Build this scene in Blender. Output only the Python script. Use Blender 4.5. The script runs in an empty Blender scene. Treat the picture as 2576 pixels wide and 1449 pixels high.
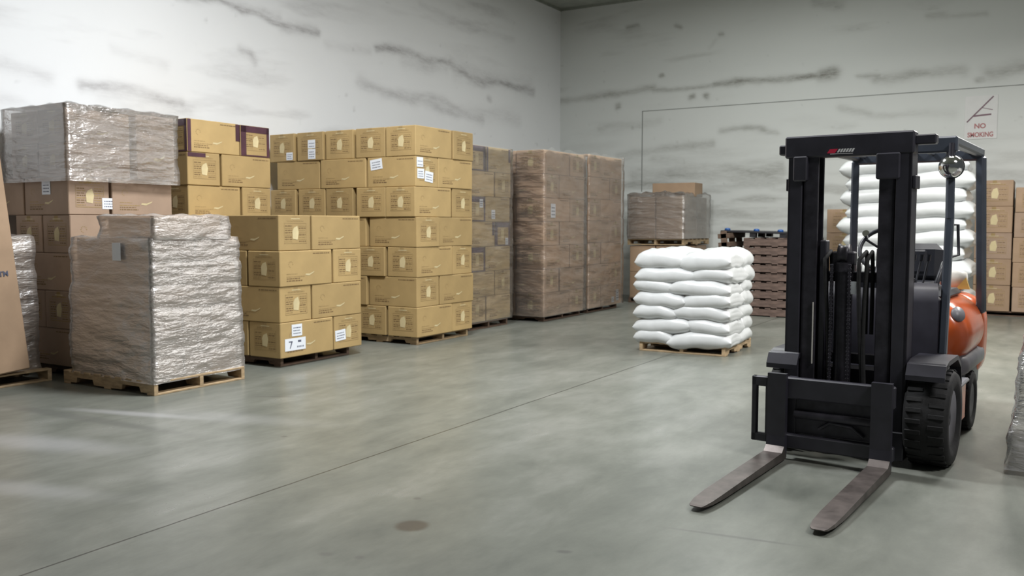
import bpy, math, random
import numpy as np
from mathutils import Vector, Matrix
random.seed(7)
SC = bpy.context.scene
COL = SC.collection
R = math.radians

# ------------------------------------------------------------------ camera, world, lights, exposure
FPX = 2250.0
YAW = math.atan(1352 / FPX); PITCH = math.atan(159 / FPX); CAMH = 1.5
cam_d = bpy.data.cameras.new('camera'); cam = bpy.data.objects.new('camera', cam_d); COL.objects.link(cam)
cam.location = (0, 0, CAMH); cam.rotation_euler = (R(90) - PITCH, 0, YAW)
cam_d.sensor_width = 36; cam_d.lens = 36 * FPX / 2576; cam_d.clip_end = 100
cam_d.dof.use_dof = True; cam_d.dof.focus_distance = 3.0; cam_d.dof.aperture_fstop = 7
SC.camera = cam
W = bpy.data.worlds.new('World'); SC.world = W; W.use_nodes = True
bgn = W.node_tree.nodes['Background']; bgn.inputs[0].default_value = (0.86, 0.93, 0.95, 1); bgn.inputs[1].default_value = 0.085
def lamp(name, loc, size, power, color=(1, .97, .92), rot=(0, 0, 0)):
    d = bpy.data.lights.new(name, 'AREA'); d.shape = 'RECTANGLE'; d.size, d.size_y = size; d.energy = power; d.color = color
    o = bpy.data.objects.new(name, d); COL.objects.link(o); o.location = loc; o.rotation_euler = rot
    return o
lamp('ceiling_or_fill_lamp', (-4.7, 6.2, 6.0), (1.6, 0.8), 590, (.96, .98, 1))
lamp('hanging_lamp', (0.75, 11.3, 4.7), (1.8, 1.1), 520, (1, .98, .94))
lamp('ceiling_or_fill_lamp', (-0.6, 7.9, 6.0), (1.6, 0.8), 200, (1, .98, .95))
lamp('ceiling_or_fill_lamp', (-4.2, 13.4, 6.0), (1.2, 0.6), 190, (.97, 1, .96))  # added fill light, lightens the brown carton stacks
lamp('ceiling_or_fill_lamp', (3.0, 4.0, 6.0), (1.6, 0.8), 380, (1, .98, .96))  # added fill light out of view, brightens the camera-side faces of the sacks
vs = SC.view_settings
vs.view_transform = 'Standard'; vs.look = 'None'; vs.exposure = -0.2; vs.gamma = 1.0; vs.use_curve_mapping = False

# ------------------------------------------------------------------ helpers
def tag(o, label=None, cat=None, group=None, kind=None):
    if label: o['label'] = label
    if cat: o['category'] = cat
    if group: o['group'] = group
    if kind: o['kind'] = kind
    return o
def empty(name, loc=(0, 0, 0), rz=0):
    o = bpy.data.objects.new(name, None); COL.objects.link(o); o.location = loc; o.rotation_euler = (0, 0, rz)
    o.empty_display_size = .1
    return o

class MB:
    def __init__(s): s.v = []; s.f = []; s.m = []; s.sm = []
    def add(s, vs_, fs, mi=0, smooth=False):
        b = len(s.v); s.v += [tuple(p) for p in vs_]
        for f in fs: s.f.append([b + i for i in f]); s.m.append(mi); s.sm.append(smooth)
    def box(s, x0, x1, y0, y1, z0, z1, mi=0, c=0.0, M=None):
        if c <= 0:
            P = [(x, y, z) for z in (z0, z1) for y in (y0, y1) for x in (x0, x1)]
            F = [(0, 2, 3, 1), (4, 5, 7, 6), (0, 1, 5, 4), (2, 6, 7, 3), (0, 4, 6, 2), (1, 3, 7, 5)]
        else:
            c = min(c, (x1 - x0) * .45, (y1 - y0) * .45, (z1 - z0) * .45)
            X = (x0, x1); Y = (y0, y1); Z = (z0, z1); P = []; idx = {}
            for i in (0, 1):
                for j in (0, 1):
                    for k in (0, 1):
                        sx, sy, sz = (1 - 2 * i), (1 - 2 * j), (1 - 2 * k)
                        idx[i, j, k, 0] = len(P); P.append((X[i], Y[j] + sy * c, Z[k] + sz * c))
                        idx[i, j, k, 1] = len(P); P.append((X[i] + sx * c, Y[j], Z[k] + sz * c))
                        idx[i, j, k, 2] = len(P); P.append((X[i] + sx * c, Y[j] + sy * c, Z[k]))
            F = []
            for i in (0, 1):
                q = [idx[i, 0, 0, 0], idx[i, 1, 0, 0], idx[i, 1, 1, 0], idx[i, 0, 1, 0]]; F.append(q if i else q[::-1])
                q = [idx[0, i, 0, 1], idx[1, i, 0, 1], idx[1, i, 1, 1], idx[0, i, 1, 1]]; F.append(q[::-1] if i else q)
                q = [idx[0, 0, i, 2], idx[1, 0, i, 2], idx[1, 1, i, 2], idx[0, 1, i, 2]]; F.append(q if i else q[::-1])
            for i in (0, 1):
                for j in (0, 1):
                    e = (i == j)
                    q = [idx[i, j, 0, 0], idx[i, j, 0, 1], idx[i, j, 1, 1], idx[i, j, 1, 0]]; F.append(q[::-1] if e else q)
                    q = [idx[i, 0, j, 0], idx[i, 0, j, 2], idx[i, 1, j, 2], idx[i, 1, j, 0]]; F.append(q if e else q[::-1])
                    q = [idx[0, i, j, 1], idx[0, i, j, 2], idx[1, i, j, 2], idx[1, i, j, 1]]; F.append(q[::-1] if e else q)
            for i in (0, 1):
                for j in (0, 1):
                    for k in (0, 1): 
                        q = [idx[i, j, k, 0], idx[i, j, k, 1], idx[i, j, k, 2]]
                        F.append(q if (i + j + k) % 2 == 1 else q[::-1])
        if M is not None: P = [M @ Vector(p) for p in P]
        s.add(P, F, mi)
    def quad(s, a, b, c, d, mi=0): s.add([a, b, c, d], [(0, 1, 2, 3)], mi)
    def tube(s, pts, r, n=12, mi=0, cap=True):
        pts = [Vector(p) for p in pts]; rs = r if isinstance(r, (list, tuple)) else [r] * len(pts)
        V = []; F = []; up = None
        for i, p in enumerate(pts):
            t = (pts[min(i + 1, len(pts) - 1)] - pts[max(i - 1, 0)]).normalized()
            if up is None:
                up = Vector((0, 0, 1)) if abs(t.z) < .9 else Vector((1, 0, 0))
            a = t.cross(up).normalized(); b = a.cross(t).normalized(); up = b
            for k in range(n):
                th = 2 * math.pi * k / n; V.append(p + (a * math.cos(th) + b * math.sin(th)) * rs[i])
        for i in range(len(pts) - 1):
            for k in range(n):
                F.append((i * n + k, (i + 1) * n + k, (i + 1) * n + (k + 1) % n, i * n + (k + 1) % n))
        s.add(V, F, mi, True)
        if cap:
            s.add(V[:n], [tuple(range(n))], mi); s.add(V[-n:], [tuple(range(n))[::-1]], mi)
    def lathe(s, prof, axis='x', c=(0, 0, 0), n=40, mi=0, smooth=True):
        # prof: list of (along, radius)
        V = []; F = []
        for a, r in prof:
            for k in range(n):
                th = 2 * math.pi * k / n; p = (r * math.cos(th), r * math.sin(th))
                if axis == 'x': V.append((c[0] + a, c[1] + p[0], c[2] + p[1]))
                elif axis == 'y': V.append((c[0] + p[0], c[1] + a, c[2] + p[1]))
                else: V.append((c[0] + p[0], c[1] + p[1], c[2] + a))
        for i in range(len(prof) - 1):
            for k in range(n): F.append((i * n + k, i * n + (k + 1) % n, (i + 1) * n + (k + 1) % n, (i + 1) * n + k))
        s.add(V, F, mi, smooth)
    def grid(s, P, nu, nv, mi=0, wrap=False, smooth=True):
        F = []
        for j in range(nv - 1):
            for i in range(nu if wrap else nu - 1):
                F.append((j * nu + i, j * nu + (i + 1) % nu, (j + 1) * nu + (i + 1) % nu, (j + 1) * nu + i))
        s.add(P, F, mi, smooth)
    def build(s, name, mats, parent=None, loc=None):
        me = bpy.data.meshes.new(name); me.from_pydata(s.v, [], s.f)
        if not isinstance(mats, (list, tuple)): mats = [mats]
        for m in mats: me.materials.append(m)
        me.polygons.foreach_set('material_index', s.m); me.polygons.foreach_set('use_smooth', s.sm)
        me.update()
        o = bpy.data.objects.new(name, me); COL.objects.link(o)
        if parent: o.parent = parent
        if loc: o.location = loc
        return o

# ------------------------------------------------------------------ materials
def nodes(name):
    m = bpy.data.materials.new(name); m.use_nodes = True; nt = m.node_tree
    return m, nt, nt.nodes['Principled BSDF']
def ramp(nt, fac, stops):
    r = nt.nodes.new('ShaderNodeValToRGB'); e = r.color_ramp.elements
    while len(e) > 1: e.remove(e[-1])
    e[0].position = stops[0][0]; e[0].color = (*stops[0][1], 1)
    for p, c in stops[1:]:
        q = e.new(p); q.color = (*c, 1)
    nt.links.new(fac, r.inputs[0]); return r
def noise(nt, scale, stretch=(1, 1, 1), detail=5, rough=.55, coord='Object'):
    tc = nt.nodes.new('ShaderNodeTexCoord'); mp = nt.nodes.new('ShaderNodeMapping'); mp.inputs['Scale'].default_value = stretch
    nt.links.new(tc.outputs[coord], mp.inputs[0])
    n = nt.nodes.new('ShaderNodeTexNoise'); n.inputs['Scale'].default_value = scale; n.inputs['Detail'].default_value = detail; n.inputs['Roughness'].default_value = rough
    nt.links.new(mp.outputs[0], n.inputs['Vector']); return n
def mat(name, col, rough=.6, metal=0., var=.12, scale=6, stretch=(1, 1, 1), bump=0., spec=.5):
    m, nt, b = nodes(name)
    n = noise(nt, scale, stretch)
    c0 = tuple(x * (1 - var) for x in col); c1 = tuple(min(1, x * (1 + var)) for x in col)
    r = ramp(nt, n.outputs[0], [(.3, c0), (.7, c1)]); nt.links.new(r.outputs[0], b.inputs['Base Color'])
    b.inputs['Roughness'].default_value = rough; b.inputs['Metallic'].default_value = metal
    b.inputs['Specular IOR Level'].default_value = spec
    if bump:
        bp = nt.nodes.new('ShaderNodeBump'); bp.inputs['Strength'].default_value = bump; bp.inputs['Distance'].default_value = .01
        nt.links.new(n.outputs[0], bp.inputs['Height']); nt.links.new(bp.outputs[0], b.inputs['Normal'])
    return m
def cardboard(name, col):
    m, nt, b = nodes(name)
    n = noise(nt, 3.5, (1, 1, 1), 6); n2 = noise(nt, 60, (1, 1, 6), 2)
    oi = nt.nodes.new('ShaderNodeObjectInfo')
    r = ramp(nt, n.outputs[0], [(.3, tuple(x * .9 for x in col)), (.7, tuple(x * 1.08 for x in col))])
    hs = nt.nodes.new('ShaderNodeHueSaturation'); mr = nt.nodes.new('ShaderNodeMapRange')
    nt.links.new(oi.outputs['Random'], mr.inputs[0]); mr.inputs[3].default_value = .88; mr.inputs[4].default_value = 1.1
    nt.links.new(mr.outputs[0], hs.inputs['Value']); nt.links.new(r.outputs[0], hs.inputs['Color'])
    nt.links.new(hs.outputs[0], b.inputs['Base Color'])
    b.inputs['Roughness'].default_value = .62; b.inputs['Specular IOR Level'].default_value = .35
    bp = nt.nodes.new('ShaderNodeBump'); bp.inputs['Strength'].default_value = .12; bp.inputs['Distance'].default_value = .004
    nt.links.new(n2.outputs[0], bp.inputs['Height']); nt.links.new(bp.outputs[0], b.inputs['Normal'])
    return m
def film(name, cover=.22, milky=(.62, .60, .60), wr=1.0, zs=16, rough=.16, gloss=.05):
    m, nt, b = nodes(name)
    n = noise(nt, 1.6, (1, 1, zs), 6, .62)
    n3 = noise(nt, 5, (1, 1, 3.0), 4, .6)
    b.inputs['Base Color'].default_value = (*milky, 1); b.inputs['Roughness'].default_value = rough
    b.inputs['Specular IOR Level'].default_value = .9
    ad = nt.nodes.new('ShaderNodeMath'); ad.operation = 'ADD'
    nt.links.new(n.outputs[0], ad.inputs[0]); nt.links.new(n3.outputs[0], ad.inputs[1])
    bp = nt.nodes.new('ShaderNodeBump'); bp.inputs['Strength'].default_value = wr; bp.inputs['Distance'].default_value = .05
    nt.links.new(ad.outputs[0], bp.inputs['Height']); nt.links.new(bp.outputs[0], b.inputs['Normal'])
    gl = nt.nodes.new('ShaderNodeBsdfGlossy'); gl.inputs['Roughness'].default_value = rough; gl.inputs['Color'].default_value = (1, 1, 1, 1)
    nt.links.new(bp.outputs[0], gl.inputs['Normal'])
    tr = nt.nodes.new('ShaderNodeBsdfTransparent')
    m1 = nt.nodes.new('ShaderNodeMixShader'); m2 = nt.nodes.new('ShaderNodeMixShader')
    mr = nt.nodes.new('ShaderNodeMapRange'); mr.inputs[1].default_value = .3; mr.inputs[2].default_value = .7
    mr.inputs[3].default_value = cover * .55; mr.inputs[4].default_value = cover * 1.5
    nt.links.new(n.outputs[0], mr.inputs[0]); nt.links.new(mr.outputs[0], m1.inputs[0])
    nt.links.new(tr.outputs[0], m1.inputs[1]); nt.links.new(b.outputs[0], m1.inputs[2])
    fr = nt.nodes.new('ShaderNodeFresnel'); fr.inputs[0].default_value = 1.6; nt.links.new(bp.outputs[0], fr.inputs['Normal'])
    mx_ = nt.nodes.new('ShaderNodeMath'); mx_.operation = 'MAXIMUM'; mx_.inputs[1].default_value = gloss; nt.links.new(fr.outputs[0], mx_.inputs[0])
    nt.links.new(mx_.outputs[0], m2.inputs[0]); nt.links.new(m1.outputs[0], m2.inputs[1]); nt.links.new(gl.outputs[0], m2.inputs[2])
    nt.links.new(m2.outputs[0], nt.nodes['Material Output'].inputs[0])
    return m

M = {}
M['tan'] = cardboard('tan_cardboard', (.425, .298, .132))
M['khaki'] = cardboard('khaki_cardboard', (.43, .32, .175))
M['brown'] = cardboard('brown_cardboard', (.40, .275, .18))
M['pink'] = cardboard('pinkish_cardboard', (.40, .285, .205))
M['wkhaki'] = cardboard('khaki_cardboard_under_film', (.56, .43, .24))
M['wbrown'] = cardboard('brown_cardboard_under_film', (.53, .37, .25))
M['ink'] = mat('printing_ink', (.19, .12, .05), .7)
M['pale'] = mat('pale_print', (.62, .52, .30), .6)
M['faint'] = mat('faint_print', (.34, .235, .10), .7)
M['paper'] = mat('label_paper', (.80, .84, .90), .5, var=.04)
M['labelink'] = mat('label_ink', (.10, .11, .16), .6)
M['purple'] = mat('purple_tape', (.075, .030, .045), .3, var=.3, spec=.6)
M['mauve'] = mat('mauve_tape', (.13, .095, .125), .35, var=.2)
M['wood'] = mat('pallet_wood', (.40, .29, .17), .75, var=.3, scale=9, stretch=(1, 1, 4), bump=.3)
M['oldwood'] = mat('old_pallet_wood', (.13, .085, .06), .8, var=.35, scale=9, stretch=(1, 1, 4), bump=.3)
M['chep'] = mat('brown_pallet_wood', (.14, .095, .078), .8, var=.3, scale=9, stretch=(1, 1, 4), bump=.3)
M['blackplastic'] = mat('black_plastic', (.018, .018, .022), .5)
M['blueplastic'] = mat('blue_plastic', (.02, .09, .3), .4)
M['sack'] = mat('white_woven_sack', (.62, .64, .645), .27, var=.04, scale=8, bump=.25, spec=.5)
M['film'] = film('clear_stretch_film', .20, (.74, .66, .60), .6, 7, .2, .22)
M['film_near'] = film('heavy_stretch_film', .30, (.70, .62, .56), .55, 6, .31, .30)
M['film_thin'] = film('thin_stretch_film', .10, (.66, .62, .58), .3, 5, .22, .04)
M['film_far'] = film('grey_stretch_film', .30, (.75, .75, .78), .8, 3, .2, .12)
M['iron'] = mat('dark_painted_steel', (.027, .026, .036), .42, .0, var=.25, scale=7, spec=.55)
M['iron2'] = mat('worn_black_steel', (.036, .034, .044), .4, .3, var=.4, scale=12, spec=.5)
M['guard'] = mat('blue_grey_painted_steel', (.055, .065, .085), .35, .0, var=.15)
M['forksteel'] = mat('worn_fork_steel', (.12, .102, .095), .42, .5, var=.35, scale=10)
M['rubber'] = mat('tyre_rubber', (.010, .010, .011), .8, var=.3, scale=20, bump=.4)
M['orange'] = mat('orange_paint', (.62, .11, .022), .22, var=.08, spec=.6)
M['greyplastic'] = mat('grey_trim', (.20, .20, .22), .4)
M['seatvinyl'] = mat('black_vinyl', (.022, .024, .032), .4)
M['chrome'] = mat('chrome', (.75, .75, .74), .1, 1., var=.03)
M['tank'] = mat('grey_white_tank_paint', (.62, .60, .56), .4)
M['red'] = mat('red_print', (.55, .02, .06), .5)
M['white'] = mat('white_print', (.7, .7, .72), .5)
M['signwhite'] = mat('sign_board', (.69, .69, .68), .5, var=.03)
M['signred'] = mat('faded_red_print', (.42, .17, .17), .6)
M['signdark'] = mat('dark_mauve_print', (.20, .12, .15), .6)
M['yellow'] = mat('yellow_plastic', (.55, .36, .10), .5)

# ------------------------------------------------------------------ pixel helpers (photo pixel -> real place on a known plane)
_r = Vector((math.cos(YAW), math.sin(YAW), 0)); _f = Vector((-math.sin(YAW) * math.cos(PITCH), math.cos(YAW) * math.cos(PITCH), -math.sin(PITCH))); _u = _r.cross(_f)
_C = Vector((0, 0, CAMH))
def ray(x, y): return _f + _r * ((x - 1288) / FPX) - _u * ((y - 724.5) / FPX)
def on_x(x, y, c): d = ray(x, y); return _C + d * (c / d.x)
def on_y(x, y, c): d = ray(x, y); return _C + d * (c / d.y)
def on_z(x, y, z=0.): d = ray(x, y); return _C + d * ((z - CAMH) / d.z)

# ------------------------------------------------------------------ the room
WX = -9.39; WY = 17.7; CZ = 6.22
rng = np.random.default_rng(3)
_NG = {}
def vnoise(u, v, seed):
    if seed not in _NG: _NG[seed] = np.random.default_rng(seed).random((256, 256))
    g = _NG[seed]
    u0 = np.floor(u).astype(int); v0 = np.floor(v).astype(int); fu = u - u0; fv = v - v0
    fu = fu * fu * (3 - 2 * fu); fv = fv * fv * (3 - 2 * fv)
    a = g[u0 % 256, v0 % 256]; b = g[(u0 + 1) % 256, v0 % 256]; c = g[u0 % 256, (v0 + 1) % 256]; d = g[(u0 + 1) % 256, (v0 + 1) % 256]
    return (a * (1 - fu) + b * fu) * (1 - fv) + (c * (1 - fu) + d * fu) * fv
def fbm(u, v, seed, o=4):
    s = 0; a = .5
    for k in range(o): s = s + a * vnoise(u * 2 ** k, v * 2 ** k, seed + k); a *= .5
    return s / (1 - .5 ** o)
def stain_field(S, Z, polys, seed, bg, zlow, lowamt):
    # dirt dragged along the wall: streaks with soft ragged edges
    Sw = S + .25 * (fbm(S * 1.3, Z * 2, seed + 40) - .5); Zw = Z + .16 * (fbm(S * 1.1, Z * 2.5, seed + 50) - .5) + .05 * (fbm(S * 5, Z * 9, seed + 55) - .5)
    out = np.zeros_like(S)
    for pts, w, a in polys:
        for (s0, z0), (s1, z1) in zip(pts[:-1], pts[1:]):
            dx, dz = s1 - s0, z1 - z0; L2 = dx * dx + dz * dz + 1e-9
            t = np.clip(((Sw - s0) * dx + (Zw - z0) * dz) / L2, 0, 1)
            d = np.hypot(Sw - s0 - t * dx, (Zw - z0 - t * dz))
            prof = np.exp(-(d / w) ** 2) * a * (.35 + 1.1 * fbm(S * 2.2, Z * 8, seed + 60))
            out = np.maximum(out, prof)
    n = fbm(S * .7 + Z * .25, Z * 4.5 - S * .3, seed, 5)
    n2 = fbm(S * .35, Z * 1.1, seed + 9, 3)
    out += bg * np.clip((n - .56) * 5, 0, 1) * np.clip((n2 - .38) * 3, 0, 1)
    low = np.clip((zlow - Z) / 1.2, 0, 1)
    out += lowamt * low * np.clip((fbm(S * .8, Z * 6, seed + 20, 5) - .47) * 5, 0, 1)
    sp = fbm(S * 6, Z * 9, seed + 30, 2)
    out += .3 * np.clip((sp - .87) * 9, 0, 1)
    return np.clip(out, 0, 1)
def wall_mat(name, base, dirt, coarse):
    m, nt, b = nodes(name)
    at = nt.nodes.new('ShaderNodeAttribute'); at.attribute_name = 'stain'
    n = noise(nt, .5, (1, 1, 1), 4); r = ramp(nt, n.outputs[0], [(.3, tuple(x * .96 for x in base)), (.7, base)])
    n2 = noise(nt, 14, (.5, .5, 2), 5, .7)
    r2 = ramp(nt, n2.outputs[0], [(.35, (.6,) * 3), (.6, (1,) * 3)])
    mu = nt.nodes.new('ShaderNodeMath'); mu.operation = 'MULTIPLY'; nt.links.new(at.outputs['Fac'], mu.inputs[0]); nt.links.new(r2.outputs[0], mu.inputs[1])
    mx = nt.nodes.new('ShaderNodeMix'); mx.data_type = 'RGBA'
    nt.links.new(mu.outputs[0], mx.inputs[0]); nt.links.new(r.outputs[0], mx.inputs[6]); mx.inputs[7].default_value = (*dirt, 1)
    nt.links.new(mx.outputs[2], b.inputs['Base Color']); b.inputs['Roughness'].default_value = .55; b.inputs['Specular IOR Level'].default_value = .3
    bp = nt.nodes.new('ShaderNodeBump'); bp.inputs['Strength'].default_value = coarse; bp.inputs['Distance'].default_value = .02
    n4 = noise(nt, 3, (1, 1, 2), 5); nt.links.new(n4.outputs[0], bp.inputs['Height']); nt.links.new(bp.outputs[0], b.inputs['Normal'])
    return m
def wall(name, a0, a1, fn, polys, m, seed, bg, zlow, low, flip):
    step = .03; nu = int((a1 - a0) / step) + 1; nv = int(CZ / step) + 1
    s = np.linspace(a0, a1, nu); z = np.linspace(0, CZ, nv); S, Z = np.meshgrid(s, z)
    st = stain_field(S, Z, polys, seed, bg, zlow, low).ravel()
    P = np.zeros((nu * nv, 3)); fn(P, S.ravel(), Z.ravel())
    i = np.arange(nu - 1); j = np.arange(nv - 1); I, J = np.meshgrid(i, j); q = (J * nu + I).ravel()
    F = np.stack([q, q + 1, q + nu + 1, q + nu], 1)
    if flip: F = F[:, ::-1]
    me = bpy.data.meshes.new(name); me.vertices.add(len(P)); me.vertices.foreach_set('co', P.ravel())
    me.loops.add(F.size); me.loops.foreach_set('vertex_index', F.ravel().astype(np.int32))
    me.polygons.add(len(F)); me.polygons.foreach_set('loop_start', np.arange(0, F.size, 4, dtype=np.int32))
    try: me.polygons.foreach_set('loop_total', np.full(len(F), 4, dtype=np.int32))
    except Exception: pass
    me.update(calc_edges=True)
    at = me.attributes.new('stain', 'FLOAT', 'POINT'); at.data.foreach_set('value', st.astype(np.float32))
    me.materials.append(m); me.validate()
    o = bpy.data.objects.new(name, me); COL.objects.link(o); tag(o, kind='structure'); return o
def L_(pts, w, a): return ([(on_x(*p, WX).y, on_x(*p, WX).z) for p in pts], w * 1.45, a * .95)
def B_(pts, w, a): return ([(on_y(*p, WY).x, on_y(*p, WY).z) for p in pts], w * 1.3, a * 1.0)
left_polys = [L_([(440, -8), (560, 14), (640, 34), (690, 58), (800, 84)], .035, .8), L_([(480, -10), (700, 42)], .05, .45), L_([(700, 62), (790, 80)], .06, .5),
    L_([(950, 122), (1040, 136), (1130, 160)], .05, .85), L_([(1020, 150), (1120, 163)], .09, .35), L_([(1130, 160), (1180, 196), (1250, 208), (1340, 230)], .06, .75), L_([(1150, 178), (1330, 222)], .11, .3),
    L_([(905, 202), (960, 232), (1070, 262), (1210, 298)], .07, .45), L_([(1000, 236), (1120, 252), (1190, 292)], .06, .42), L_([(1100, 265), (1300, 300)], .10, .25),
    L_([(200, 212), (300, 220), (380, 240), (450, 262)], .045, .6), L_([(250, 222), (440, 258)], .07, .3), L_([(0, 158), (110, 192)], .06, .32), L_([(600, 118), (622, 130), (640, 160)], .035, .45),
    L_([(420, 250), (470, 285)], .06, .28), L_([(280, 120), (420, 170)], .05, .15), L_([(820, 110), (930, 130)], .05, .2), L_([(1060, 10), (1180, 60)], .05, .22), L_([(1180, 70), (1290, 100)], .05, .18), L_([(1230, 244), (1236, 250)], .04, .6)]
back_polys = [B_([(1408, 252), (1470, 245), (1560, 238), (1640, 226)], .05, .6), B_([(1640, 232), (1740, 226), (1800, 214)], .04, .5), B_([(1790, 216), (1870, 207), (1960, 204), (2050, 193)], .05, .85), B_([(2062, 190), (2092, 184)], .09, .85),
    B_([(2160, 192), (2210, 188)], .04, .7), B_([(2200, 197), (2300, 186), (2430, 178)], .07, .55), B_([(2490, 176), (2580, 166)], .09, .5), B_([(1815, 330), (1890, 325), (1955, 330)], .045, .5), B_([(2110, 275), (2190, 288)], .06, .35), B_([(2200, 290), (2390, 284)], .06, .22),
    B_([(2330, 38), (2480, 30)], .04, .4), B_([(2050, 0), (2110, 12)], .07, .3), B_([(1548, 270), (1553, 268)], .045, .9), B_([(1733, 251), (1738, 249)], .045, .8), B_([(1770, 247), (1775, 244)], .04, .8), B_([(1655, 194), (1660, 192)], .035, .8), B_([(1576, 68), (1600, 62)], .035, .6), B_([(1695, 66), (1705, 74)], .035, .7),
    B_([(1812, 86), (1820, 84)], .035, .6), B_([(2462, 197), (2472, 193)], .045, .5), B_([(1500, 326), (1660, 305)], .06, .25), B_([(1560, 392), (1700, 372), (1790, 362)], .06, .4), B_([(1600, 440), (1800, 420), (1960, 432)], .09, .4), B_([(1790, 430), (1960, 418)], .05, .4), B_([(1640, 400), (1750, 420)], .08, .3), B_([(1780, 120), (1800, 100)], .03, .15)]
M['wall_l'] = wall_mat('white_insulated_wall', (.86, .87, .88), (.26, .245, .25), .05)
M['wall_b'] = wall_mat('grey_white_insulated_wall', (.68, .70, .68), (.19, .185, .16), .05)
def fl(P, s, z): P[:, 0] = WX; P[:, 1] = s; P[:, 2] = z
def fb(P, s, z): P[:, 0] = s; P[:, 1] = WY; P[:, 2] = z
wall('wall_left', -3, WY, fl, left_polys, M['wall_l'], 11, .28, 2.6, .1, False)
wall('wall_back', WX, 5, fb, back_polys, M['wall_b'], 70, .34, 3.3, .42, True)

def floor_mat():
    m, nt, b = nodes('sealed_concrete')
    n = noise(nt, .45, (1, 1, 1), 6, .62); n2 = noise(nt, 1.6, (1.7, .7, 1), 7, .68)
    n2.inputs['Distortion'].default_value = .25
    ad = nt.nodes.new('ShaderNodeMath'); ad.operation = 'MULTIPLY_ADD'; ad.inputs[1].default_value = .45
    nt.links.new(n.outputs[0], ad.inputs[0]); 
    sc = nt.nodes.new('ShaderNodeMath'); sc.operation = 'MULTIPLY'; sc.inputs[1].default_value = .55
    nt.links.new(n2.outputs[0], sc.inputs[0]); nt.links.new(sc.outputs[0], ad.inputs[2])
    r = ramp(nt, ad.outputs[0], [(.32, (.092, .100, .087)), (.5, (.165, .174, .152)), (.68, (.262, .268, .245))])
    tc = nt.nodes.new('ShaderNodeTexCoord'); sp = nt.nodes.new('ShaderNodeSeparateXYZ'); nt.links.new(tc.outputs['Object'], sp.inputs[0])
    cur = r.outputs[0]
    def mth(op, a, bb=None, c=None):
        k = nt.nodes.new('ShaderNodeMath'); k.operation = op
        for i, q in enumerate((a, bb, c)):
            if q is None: continue
            if isinstance(q, (int, float)): k.inputs[i].default_value = q
            else: nt.links.new(q, k.inputs[i])
        return k.outputs[0]
    wob = noise(nt, 3, (1, 1, 1), 3)
    def mixin(fac, col):
        nonlocal cur
        mx = nt.nodes.new('ShaderNodeMix'); mx.data_type = 'RGBA'; nt.links.new(fac, mx.inputs[0]); nt.links.new(cur, mx.inputs[6]); mx.inputs[7].default_value = (*col, 1); cur = mx.outputs[2]
    # saw-cut joints
    for xc in (-3.73, 2.4):
        d = mth('ABSOLUTE', mth('SUBTRACT', mth('MULTIPLY_ADD', wob.outputs[0], .012, sp.outputs[0]), xc + .006))
        mixin(mth('MULTIPLY', mth('LESS_THAN', d, .007), .85), (.035, .035, .03))
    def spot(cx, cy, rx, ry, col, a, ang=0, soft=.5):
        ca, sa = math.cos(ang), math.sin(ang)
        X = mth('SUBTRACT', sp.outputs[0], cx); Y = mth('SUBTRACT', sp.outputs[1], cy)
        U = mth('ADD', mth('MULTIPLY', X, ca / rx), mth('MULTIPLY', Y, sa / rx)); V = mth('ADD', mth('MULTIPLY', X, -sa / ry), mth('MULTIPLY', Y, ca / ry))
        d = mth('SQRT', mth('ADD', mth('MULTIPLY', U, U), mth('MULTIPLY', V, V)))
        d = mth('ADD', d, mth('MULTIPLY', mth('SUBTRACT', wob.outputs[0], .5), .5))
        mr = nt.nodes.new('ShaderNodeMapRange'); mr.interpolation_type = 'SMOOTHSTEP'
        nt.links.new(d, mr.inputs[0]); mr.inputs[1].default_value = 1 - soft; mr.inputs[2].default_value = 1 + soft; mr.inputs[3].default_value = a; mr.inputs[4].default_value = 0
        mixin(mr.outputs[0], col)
    spot(-2.68, 3.49, .085, .085, (.055, .042, .030), .75, 0, .25)
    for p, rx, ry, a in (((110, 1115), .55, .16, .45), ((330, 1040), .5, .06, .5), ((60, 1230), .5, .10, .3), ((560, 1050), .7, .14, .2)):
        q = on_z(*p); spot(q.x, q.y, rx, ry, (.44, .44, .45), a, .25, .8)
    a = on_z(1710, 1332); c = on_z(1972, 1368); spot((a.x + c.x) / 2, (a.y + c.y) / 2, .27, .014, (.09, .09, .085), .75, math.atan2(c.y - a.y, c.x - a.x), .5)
    for p, rx in (((820, 1394), .035), ((905, 1402), .022), ((715, 1098), .022), ((1420, 1388), .035), ((1050, 1254), .02)):
        q = on_z(*p); spot(q.x, q.y, rx, .02, (.10, .10, .095), .7, .4)
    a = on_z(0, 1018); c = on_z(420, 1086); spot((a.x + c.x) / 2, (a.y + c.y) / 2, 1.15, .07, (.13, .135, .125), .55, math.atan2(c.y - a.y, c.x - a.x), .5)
    a = on_z(655, 998); c = on_z(730, 998); spot((a.x + c.x) / 2, (a.y + c.y) / 2, .18, .02, (.10, .10, .095), .6, math.atan2(c.y - a.y, c.x - a.x), .6)
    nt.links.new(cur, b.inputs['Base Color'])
    rr = nt.nodes.new('ShaderNodeMapRange'); nt.links.new(n2.outputs[0], rr.inputs[0]); rr.inputs[3].default_value = .42; rr.inputs[4].default_value = .2
    nt.links.new(rr.outputs[0], b.inputs['Roughness']); b.inputs['Specular IOR Level'].default_value = .5
    bp = nt.nodes.new('ShaderNodeBump'); bp.inputs['Strength'].default_value = .08; bp.inputs['Distance'].default_value = .01
    nt.links.new(n2.outputs[0], bp.inputs['Height']); nt.links.new(bp.outputs[0], b.inputs['Normal'])
    return m
mb = MB(); mb.box(WX - .2, 5, -3, WY + .2, -.1, 0); tag(mb.build('floor', floor_mat()), kind='structure')
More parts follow.
